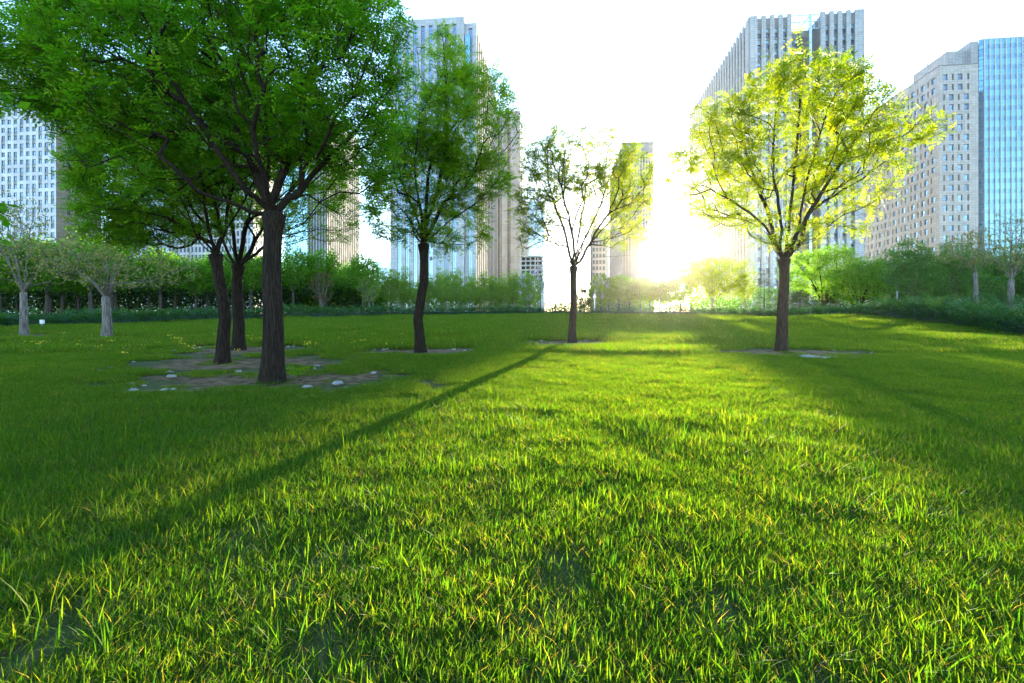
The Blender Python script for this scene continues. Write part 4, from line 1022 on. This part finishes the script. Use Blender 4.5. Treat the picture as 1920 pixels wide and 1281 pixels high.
def undergrowth():
    rng = np.random.default_rng(31)
    def mass(name, label, n, px0, px1, yf, depth, h, size, mat):
        px = rng.uniform(px0, px1, n); y = yf(px) + rng.random(n) * depth; x = px_x(px, y); lump = .7 + .5 * fnoise(x, y, 2.2, 71)
        P = np.stack([x, y, gz(x, y) + h * lump * rng.random(n) ** .7], 1); Qd = random_quads(rng, P, size); v, f = quads_mesh(Qd)
        o = mk(name, v, f, [M[mat]], tint=np.repeat(np.clip(rng.normal(.35, .25, n), 0, 1), 4)); tag(o, label, 'undergrowth', kind='stuff')
    mass('undergrowth', 'leafy undergrowth with shade put into its dark leaf colour between and behind the trunks of the left grove', 34000, -140, 712, lambda p: 32 + p * .013, 12, 3.2, .27, 'leaf_shade')
    mass('undergrowth', 'leafy undergrowth at the right end of the left grove', 12000, 500, 725, lambda p: 42.5 + 0 * p, 4, 2.8, .23, 'leaf_grove')
    mass('undergrowth', 'leafy undergrowth behind the slender row of young trees', 15000, 680, 1012, lambda p: 46 + 0 * p, 6, 2.6, .2, 'leaf_slender')
    mass('undergrowth', 'leafy undergrowth under the maples and bushy locusts on the right', 13000, 1385, 2050, lambda p: 42 - (p - 1385) * .012, 8, 2.8, .22, 'leaf_maple')
    mass('undergrowth', 'low sparse backlit undergrowth left of the sparse tree trunk', 1500, 1020, 1090, lambda p: 46 + 0 * p, 4, 1.3, .17, 'leaf_grove')
    mass('undergrowth', 'low backlit undergrowth beyond the middle junipers under the sun', 8000, 1085, 1385, lambda p: 46 + 0 * p, 5, 1.9, .2, 'leaf_grove')
undergrowth()

# ------------------------------------------------------------------ bare soil, ring stones
SOIL = [(512, 712, 1.35, .55), (430, 683, 1.15, .75), (380, 688, .8, .45), (455, 658, 1.0, .7), (770, 660, .75, .42), (840, 658, .45, .25), (1060, 644, .9, .6), (1480, 662, 1.05, .5), (1540, 668, .55, .25), (50, 630, .7, .5), (200, 634, .6, .4), (690, 698, .35, .12), (300, 735, .5, .12)]
SOILW = [(px_x(a, depth_at(b)), depth_at(b), rx * 1.6, ry * 1.5) for a, b, rx, ry in SOIL]
def soil_mask(x, y):
    m = np.full(np.shape(x), 9.0)
    wob = 1.5 * (fnoise(x, y, .5, 21) - .5)
    for cx, cy, rx, ry in SOILW: m = np.minimum(m, np.sqrt(((x - cx) / rx) ** 2 + ((y - cy) / ry) ** 2) + wob)
    return m                                                     # < 1 = bare

for k, (cx, cy, rx, ry) in enumerate(SOILW):
    a = np.arange(40) / 40 * 2 * np.pi; V = []
    for s in (0.02, .35, .7, 1.0):
        x = cx + rx * s * np.cos(a) * (1 + .22 * np.sin(3 * a + k) + .12 * np.sin(7 * a + 2 * k)); y = cy + ry * s * np.sin(a) * (1 + .2 * np.sin(2 * a + k))
        V.append(np.stack([x, y, gz(x, y) + .012 * (s < 1) - .012 * (s == 1)], 1))
    i = (np.arange(3)[:, None] * 40 + np.arange(40)[None]).ravel(); j = (np.arange(3)[:, None] * 40 + (np.arange(40)[None] + 1) % 40).ravel()
    o = mk('soil_patch', np.concatenate(V), [np.stack([i, j, j + 40, i + 40], 1)], [M['soil']], smooth=True, tint=np.repeat((1.0, .8, .5, .1), 40)); tag(o, 'patch of dry bare soil in the lawn', kind='structure')

def stones():
    rng = np.random.default_rng(9); protos = []
    for k in range(4):
        u = np.linspace(0, np.pi, 6)[1:-1]; w = np.arange(8) / 8 * 2 * np.pi
        V = [(0, 0, 1.0)] + [(math.sin(p) * math.cos(q), math.sin(p) * math.sin(q), math.cos(p)) for p in u for q in w] + [(0, 0, -1.0)]
        V = np.array(V) * (1 + .22 * rng.normal(size=(len(V), 1)) * .7); V *= np.array((.062, .048, .026))
        T = [(0, 1 + i, 1 + (i + 1) % 8) for i in range(8)]; n = 1 + 8 * 4
        T += [(n, 25 + (i + 1) % 8, 25 + i) for i in range(8)]; Qd = [(1 + r * 8 + i, 9 + r * 8 + i, 9 + r * 8 + (i + 1) % 8, 1 + r * 8 + (i + 1) % 8) for r in range(3) for i in range(8)]
        protos.append(mk_mesh('stone', V, [np.array(Qd), np.array(T)], [M['stone']], smooth=True))
    rings = [(SOILW[0], 16, 'pale flat stone in the ring round the thickest trunk', 2.6, 6.6), (SOILW[1], 16, 'pale flat stone in the ring round the leaning trunk', 2.6, 6.4), (SOILW[3], 10, 'pale flat stone in the ring round the upright dark trunk', 0, 3.4),
             (SOILW[4], 15, 'pale flat stone in the ring round the middle curved trunk', 0, 3.3), (SOILW[6], 13, 'pale flat stone in the ring round the slim sparse tree', 0, 6.28), (SOILW[7], 12, 'pale flat stone in the ring round the sunlit tree', 0, 6.28), (SOILW[10], 5, 'pale flat stone in the grass by the flat crowned grey tree', 3, 6.3), (SOILW[9], 5, 'pale flat stone in the grass by the leftmost grey tree', 3, 6.3)]
    for (cx, cy, rx, ry), n, lab, a0, a1 in rings:
        for i in range(n):
            a = rng.uniform(a0, a1); r = rng.uniform(.85, 1.15); x, y = cx + rx * r * math.cos(a), cy + ry * r * math.sin(a)
            o = link(bpy.data.objects.new('stone', protos[i % 4])); o.location = (x, y, float(gz(x, y)) + .008); s = rng.uniform(.4, 1.1); o.scale = (s, s, s); o.rotation_euler = (rng.normal(0, .15), rng.normal(0, .15), rng.uniform(0, 6.28))
            tag(o, lab, 'stone', lab.replace('pale flat stone', 'pale flat stones'))
    cx, cy = px_x(1523, depth_at(674)), depth_at(674)              # heap of larger stones right of the sunlit trunk
    for i in range(14):
        x, y = cx + rng.normal(0, .2), cy + rng.normal(0, .1); o = link(bpy.data.objects.new('stone', protos[i % 4])); s = rng.uniform(.8, 1.6); o.scale = (s, s, s * 1.1); o.location = (x, y, float(gz(x, y)) + .035); o.rotation_euler = (rng.normal(0, .2), rng.normal(0, .2), rng.uniform(0, 6.28))
        tag(o, 'pale stone in the heap right of the sunlit tree trunk', 'stone', 'stones heaped right of the sunlit tree trunk')
    for px, py, s, lab in ((633, 724, 1.3, 'largest pale stone lying in the grass right of the thickest trunk'), (700, 704, .9, 'flat pale stone in the grass between the thickest trunk and the middle tree'), (322, 711, 1.2, 'flat pale stone in the grass left of the thickest trunk'), (575, 731, .9, 'half sunken stone in the grass in front of the thickest trunk')):
        y = depth_at(py); x = px_x(px, y); o = link(bpy.data.objects.new('stone', protos[0])); o.scale = (s, s, s); o.location = (x, y, float(gz(x, y)) + .04); o.rotation_euler = (0, 0, px); tag(o, lab, 'stone')
stones()

# ------------------------------------------------------------------ grass
def grass():
    rng = np.random.default_rng(2); VV, FF, TT, nv = [], [], [], 0
    zones = [(.9, 4.2, 130000, 3, .092, .0037), (4.2, 9.5, 190000, 2, .082, .0052), (9.5, 20, 240000, 1, .075, .010), (20, 40, 170000, 1, .07, .018)]
    for y0, y1, n, seg, h0, w0 in zones:
        y = np.sqrt(rng.uniform(y0 ** 2, y1 ** 2, n)); x = rng.uniform(-1, 1, n) * (1.125 * y * 1.06 + 1.7)
        # about half of the blades stand in tufts and lean out of them
        nt_ = max(1, n // 17); ct = rng.choice(n, nt_, replace=False); tuft = rng.random(n) < (.6 if seg > 1 else .3); own = rng.integers(0, nt_, n)
        off = rng.normal(0, .022 + .004 * w0 / .0042, (n, 2)); tx, ty = x[ct][own], y[ct][own]
        x = np.where(tuft, tx + off[:, 0], x); y = np.where(tuft, ty + off[:, 1], y); taz = np.arctan2(off[:, 1], off[:, 0]); tsz = rng.uniform(.6, 1.45, nt_)[own]; ttn = rng.normal(0, .16, nt_)[own]
        clump = fnoise(x, y, .38, 40); big = fnoise(x, y, 1.9, 50); patch = fnoise(x, y, 1.1, 60)
        sm = soil_mask(x, y)
        keep = (rng.random(n) < np.clip((sm - .80) * 1.9, .04, 1)) & (y < hedge_front(x, y) + .6) & (rng.random(n) < np.clip(.5 + 1.1 * clump, .55, 1))
        x, y, clump, big, patch, tuft, taz, tsz, ttn, sm = (q[keep] for q in (x, y, clump, big, patch, tuft, taz, tsz, ttn, sm)); n = len(x)
        h = h0 * (.30 + .95 * clump + .5 * (big - .25)) * rng.uniform(.45, 1.3, n); h = np.where(tuft, h * tsz, h * .8); h = np.clip(h, .018, .15); w = w0 * rng.uniform(.55, 1.5, n) * np.where(tuft, 1.15, .8)
        h = np.where(sm < 1.55, h * np.clip(.35 + (sm - .8) * .8, .35, 1), h)
        tall = rng.random(n) < .03; h = np.where(tall, h * 1.5, h)
        tn = np.clip(.40 + .2 * (y > 8.5) + .5 * (clump - .5) + (.45 + .35 * (y > 7)) * (big - .5) + (y > 6) * 1.5 * (fnoise(x * .5, y, 1.0, 91) - .5) + np.where(tuft, ttn, 0) + rng.normal(0, .12, n), 0, .82)  # far blades tinted lighter, skylight on their tips put into the colour
        dryp = np.clip((patch - .46) * 2.8, 0, .85) * np.clip((9 - y) / 5, .42, 1) * np.where(tuft, .35, 1.0) + .05 + .55 * (sm < 1.3)
        dry = rng.random(n) < dryp; tn = np.where(dry, rng.uniform(.84, 1.0, n), tn); h = np.where(dry, h * .75, h); w = np.where(dry, w * .6, w)
        az = np.where(tuft, taz + rng.normal(0, .5, n), rng.random(n) * 2 * np.pi); th = np.clip(np.abs(rng.normal(.62, .42, n)) + dry * rng.uniform(.2, 1.0, n), .03, 1.5)
        D = np.stack([np.cos(az), np.sin(az), np.zeros(n)], 1); U = np.array((0, 0, 1.0)); wa = az + np.pi / 2 + rng.normal(0, .5, n)
        S = np.stack([np.cos(wa), np.sin(wa), np.zeros(n)], 1) * w[:, None] * .5
        R = np.stack([x, y, gz(x, y) - .006], 1)
        def pt(t): return R + D * (h * np.sin(th) * t ** 1.7)[:, None] + U * (h * (t * np.cos(th * .55) - .12 * t * t * th))[:, None]
        if seg == 3:
            a, b, c, d = R, pt(.38), pt(.72), pt(1.0); V = np.stack([a - S * .8, a + S * .8, b - S, b + S, c - S * .7, c + S * .7, d], 1)
            f = np.array([(0, 1, 3), (0, 3, 2), (2, 3, 5), (2, 5, 4), (4, 5, 6)])
        elif seg == 2:
            a, b, d = R, pt(.5), pt(1.0); V = np.stack([a - S, a + S, b - S * .85, b + S * .85, d], 1); f = np.array([(0, 1, 3), (0, 3, 2), (2, 3, 4)])
        else:
            V = np.stack([R - S, R + S, pt(1.0)], 1); f = np.array([(0, 1, 2)])
        k = V.shape[1]; FF.append((nv + np.arange(n)[:, None, None] * k + f[None]).reshape(-1, 3)); VV.append(V.reshape(-1, 3)); TT.append(np.repeat(tn, k)); nv += n * k
    o = mk('grass', np.concatenate(VV), [np.concatenate(FF)], [M['grass']], tint=np.concatenate(TT)); tag(o, 'green lawn grass with dry straw patches', 'grass', kind='stuff')
    # short fine grass between the tufts: one tile of blades set down a few thousand times
    n = 620; r = .19 * rng.random(n) ** .62; a = rng.random(n) * 6.28; x, y = r * np.cos(a), r * np.sin(a)
    dry = rng.random(n) < .2; h = rng.uniform(.024, .065, n); w = rng.uniform(.0022, .0042, n) * np.where(dry, .7, 1); th = np.clip(np.abs(rng.normal(.6, .4, n)) + dry * rng.uniform(.3, .9, n), .05, 1.5); az = rng.random(n) * 6.28; wa = rng.random(n) * 6.28
    D = np.stack([np.cos(az), np.sin(az), 0 * az], 1); S = np.stack([np.cos(wa), np.sin(wa), 0 * wa], 1) * w[:, None] * .5; R = np.stack([x, y, 0 * x + .001], 1)
    pt = lambda t: R + D * (h * np.sin(th) * t ** 1.6)[:, None] + np.array((0, 0, 1.0)) * (h * t * np.cos(th * .7))[:, None]
    V = np.stack([R - S, R + S, pt(.55) - S * .8, pt(.55) + S * .8, pt(1.0)], 1).reshape(-1, 3); f = (np.arange(n)[:, None, None] * 5 + np.array([(0, 1, 3), (0, 3, 2), (2, 3, 4)])[None]).reshape(-1, 3)
    tn = np.where(dry, rng.uniform(.86, 1, n), np.clip(rng.normal(.45, .2, n), 0, .8))
    tile = bpy.data.objects.new('grass_tile', mk_mesh('grass_tile', V, [f], [M['grass']], tint=np.repeat(tn, 5)))
    m = 12500; y = np.sqrt(rng.uniform(.55 ** 2, 9.8 ** 2, m)); x = rng.uniform(-1, 1, m) * (1.125 * y * 1.06 + 3.0); keep = (rng.random(m) < np.clip((soil_mask(x, y) - .9) * 1.8, 0.03, 1)); x, y = x[keep], y[keep]
    m2 = 6000; y2 = np.sqrt(rng.uniform(9.6 ** 2, 21 ** 2, m2)); x2 = rng.uniform(-1, 1, m2) * (1.125 * y2 * 1.04 + 2.0); v2 = fnoise(x2 * .6, y2, 1.2, 91); k2 = (soil_mask(x2, y2) > 1.1) & (rng.random(m2) < .35 + 1.2 * v2) & (y2 < hedge_front(x2, y2)); m3 = 4400; y3 = np.sqrt(rng.uniform(21 ** 2, 38 ** 2, m3)); x3 = rng.uniform(-1, 1, m3) * (1.125 * y3 * 1.03 + .5); v3 = fnoise(x3 * .4, y3, 2.0, 91); k3 = (y3 < hedge_front(x3, y3) + .2) & (rng.random(m3) < .4 + 1.1 * v3)
    size = np.r_[np.ones(len(x)), 2.1 * (.45 + 1.15 * v2[k2]), 3.0 * (.55 + .9 * v3[k3])]; x, y = np.r_[x, x2[k2], x3[k3]], np.r_[y, y2[k2], y3[k3]]
    me = bpy.data.meshes.new('short_grass'); P = np.stack([x, y, gz(x, y)], 1).astype(np.float32); me.vertices.add(len(P)); me.vertices.foreach_set('co', P.ravel()); me.materials.append(M['grass']); me.attributes.new('size', 'FLOAT', 'POINT').data.foreach_set('value', size.astype(np.float32))
    o = link(bpy.data.objects.new('short_grass', me)); tag(o, 'short fine grass and dry stems between the tufts of the lawn', 'grass', kind='stuff')
    ng = bpy.data.node_groups.new('short_grass', 'GeometryNodeTree'); ng.interface.new_socket('Geometry', in_out='INPUT', socket_type='NodeSocketGeometry'); ng.interface.new_socket('Geometry', in_out='OUTPUT', socket_type='NodeSocketGeometry')
    gi, go = ng.nodes.new('NodeGroupInput'), ng.nodes.new('NodeGroupOutput'); oi = ng.nodes.new('GeometryNodeObjectInfo'); oi.inputs['Object'].default_value = tile
    ip = ng.nodes.new('GeometryNodeInstanceOnPoints'); rv = ng.nodes.new('FunctionNodeRandomValue'); rv.data_type = 'FLOAT_VECTOR'; rv.inputs[0].default_value = (-.03, -.03, 0); rv.inputs[1].default_value = (.09, .03, 6.28)
    rs = ng.nodes.new('FunctionNodeRandomValue'); rs.data_type = 'FLOAT'; rs.inputs['Seed'].default_value = 5; rs.inputs[2].default_value = .75; rs.inputs[3].default_value = 1.35
    ng.links.new(gi.outputs[0], ip.inputs['Points']); ng.links.new(oi.outputs['Geometry'], ip.inputs['Instance']); ng.links.new(rv.outputs[0], ip.inputs['Rotation']); na = ng.nodes.new('GeometryNodeInputNamedAttribute'); na.data_type = 'FLOAT'; na.inputs['Name'].default_value = 'size'; mm = ng.nodes.new('ShaderNodeMath'); mm.operation = 'MULTIPLY'; ng.links.new(na.outputs[0], mm.inputs[0]); ng.links.new(rs.outputs[1], mm.inputs[1]); ng.links.new(mm.outputs[0], ip.inputs['Scale']); ng.links.new(ip.outputs[0], go.inputs[0])
    md = o.modifiers.new('scatter', 'NODES'); md.node_group = ng
    # yellow dandelions far left
    n = 60; px = rng.uniform(20, 480, n); py = np.clip(rng.normal(646, 11, n), 632, 690); px[:20] = rng.uniform(480, 760, 20)
    yy = 938 / (py - 565); xx = px_x(px, yy); P = np.stack([xx, yy, gz(xx, yy) + rng.uniform(.07, .13, n)], 1)
    P = (P[:, None] + rng.normal(0, .035, (n, 6, 3)) * np.array((1.6, 1.6, .4))).reshape(-1, 3)
    Qd = random_quads(rng, P, .036, 1.0, 2.0); v, f = quads_mesh(Qd); o = mk('dandelion_flowers', v, f, [M['dandelion']], tint=rng.random(len(v))); tag(o, 'scattered yellow dandelion flowers in the grass on the left', 'flowers', kind='stuff')
grass()

# ------------------------------------------------------------------ small things
def lathe(prof, k=16):
    a = np.arange(k) / k * 2 * np.pi; V = np.concatenate([np.stack([r * np.cos(a), r * np.sin(a), np.full(k, z)], 1) for r, z in prof]); m = len(prof)
    i = (np.arange(m - 1)[:, None] * k + np.arange(k)[None]).ravel(); j = (np.arange(m - 1)[:, None] * k + (np.arange(k)[None] + 1) % k).ravel()
    return V, [np.stack([i, j, j + k, i + k], 1)]
WHITE = simple('white_painted_metal', (.75, .75, .74), .4); OPAL = simple('opal_globe', (.8, .8, .78), .25); GREY = simple('grey_metal', (.18, .19, .2), .5)
t = thing('globe_lamp', 'white globe lamp on a slim post behind the middle junipers', 'street lamp', at(1115, 39))
v, f = lathe([(.10, 0), (.10, .12), (.05, .16), (.045, .5), (.07, .55), (.07, .62), (.04, .66), (.04, 1.3), (.07, 1.34), (.0, 1.36)]); mk('post', v, f, [WHITE], t, smooth=True)
v, f = lathe([(.0, 1.35), (.08, 1.37), (.135, 1.45), (.14, 1.52), (.10, 1.61), (.05, 1.66), (0, 1.67)]); mk('globe', v, f, [OPAL], t, smooth=True)
v, f = lathe([(.055, 1.65), (.055, 1.72), (.02, 1.78), (0, 1.8)]); mk('cap', v, f, [WHITE], t, smooth=True)
t = thing('bollard_light', 'small white garden light on a stub among the junipers on the left', 'garden light', at(79, 17.4))
v, f = lathe([(.03, 0), (.03, .26), (.0, .26)], 10); mk('stub', v, f, [GREY], t)
v, f = box_arrays(-.055, .055, -.04, .04, .26, .40); mk('head', v, [f], [WHITE], t)
v, f = box_arrays(-.06, .06, -.045, .045, .40, .42); mk('hood', v, [f], [GREY], t)
t = thing('grey_post', 'thin grey post behind the right hedge under the maples', 'post', at(1682, 22.5)); v, f = lathe([(.035, 0), (.035, 1.15), (.05, 1.15), (.05, 1.2), (0, 1.21)], 10); mk('shaft', v, f, [GREY], t)

def twig(label, px, py, ang, L, r=.004):
    rng = np.random.default_rng(int(px)); y = depth_at(py); x = px_x(px, y); k = 9; s = np.linspace(-.5, .5, k) * L
    xx = x + s * math.cos(ang); yy = y + s * math.sin(ang); P = np.stack([xx, yy, gz(xx, yy) + .035 + rng.normal(0, .004, k)], 1)
    r_ = tube_mesh(iter([(P, np.linspace(r, r * .4, k))])); o = mk('fallen_twig', r_[0], r_[1], [M['twig']], smooth=True); tag(o, label, 'twig')
twig('long thin fallen twig lying in the grass at the lower right', 1790, 1234, .05, .28, .003)
twig('short broken twig in the grass at the bottom edge right of the middle', 1545, 1262, .6, .12, .003)
twig('thin brown twig in the sunlit grass in front of the lawn', 1760, 968, -.35, .25, .003)

def weed():
    rng = np.random.default_rng(4); y = depth_at(712); x = px_x(556, y); t = thing('weed_plant', 'small leafy weed sprouting beside the thickest trunk', 'plant', (x, y, float(gz(x, y))))
    n = 16; a = rng.random(n) * 6.28; B = np.stack([rng.normal(0, .02, n), rng.normal(0, .02, n), rng.uniform(.02, .12, n)], 1); ax = unit(np.stack([np.cos(a), np.sin(a), np.full(n, .7)], 1)); S = unit(np.cross(ax, np.tile((0, 0, 1.0), (n, 1))))
    Qs = fronds(B, ax, S, rng.uniform(.1, .2, n), 3, .22, .5, .3); v, f = quads_mesh(Qs); mk('leaves', v, f, [M['locust']], t, tint=np.repeat(rng.uniform(.6, 1, n), Qs.shape[1] * 4))
    v, f = tube_mesh(iter([(np.array(((0, 0, -.02), (.005, 0, .08), (.01, .01, .16))), np.array((.006, .005, .003)))])); mk('stem', v, f, [M['locust']], t, tint=np.full(len(v), .5))
weed()

def edge_tree():
    """broad-leaved tree whose trunk stands just outside the left edge; one low bough hangs into the picture"""
    rng = np.random.default_rng(77); Y = 4.6; x0 = px_x(-330, Y); b = np.array((x0, Y, float(gz(x0, Y)))); t = thing('broadleaf_tree', 'broad-leaved bough reaching in at the left edge of the photo', 'tree', b)
    top_ = np.array((px_x(-300, Y), Y, px_z(330, Y))); P = np.array([b + (top_ - b) * s for s in np.linspace(0, 1, 9)]); v, f = tube_mesh(iter([(P, np.linspace(.09, .06, 9))]), True, rng); mk('trunk', v - b, f, [M['bark']], t, smooth=True)
    for ends in ((12, 405), (-10, 445), (5, 180)):
        e = np.array((px_x(ends[0], Y), Y + rng.uniform(-.15, .15), px_z(ends[1], Y))); s = top_ if ends[1] > 300 else top_ + np.array((.0, 0, .02)); m = (s + e) / 2 + np.array((0, 0, .25))
        u = np.linspace(0, 1, 14)[:, None]; C = (1 - u) ** 2 * s + 2 * u * (1 - u) * m + u * u * e; r_ = tube_mesh(iter([(C, np.linspace(.03, .004, 14))])); mk('branch', r_[0] - b, r_[1], [M['bark']], t, smooth=True)
        k = 46; q = C[rng.integers(5, 14, k)] + rng.normal(0, .07, (k, 3)); Qd = random_quads(rng, q, .11, 1.6, -.4); v, f = quads_mesh(Qd); o = mk('leaves', v - b, f, [M['locust']], t, tint=np.repeat(rng.uniform(.1, .6, k), 4)); tag(o, kind='stuff')
edge_tree()
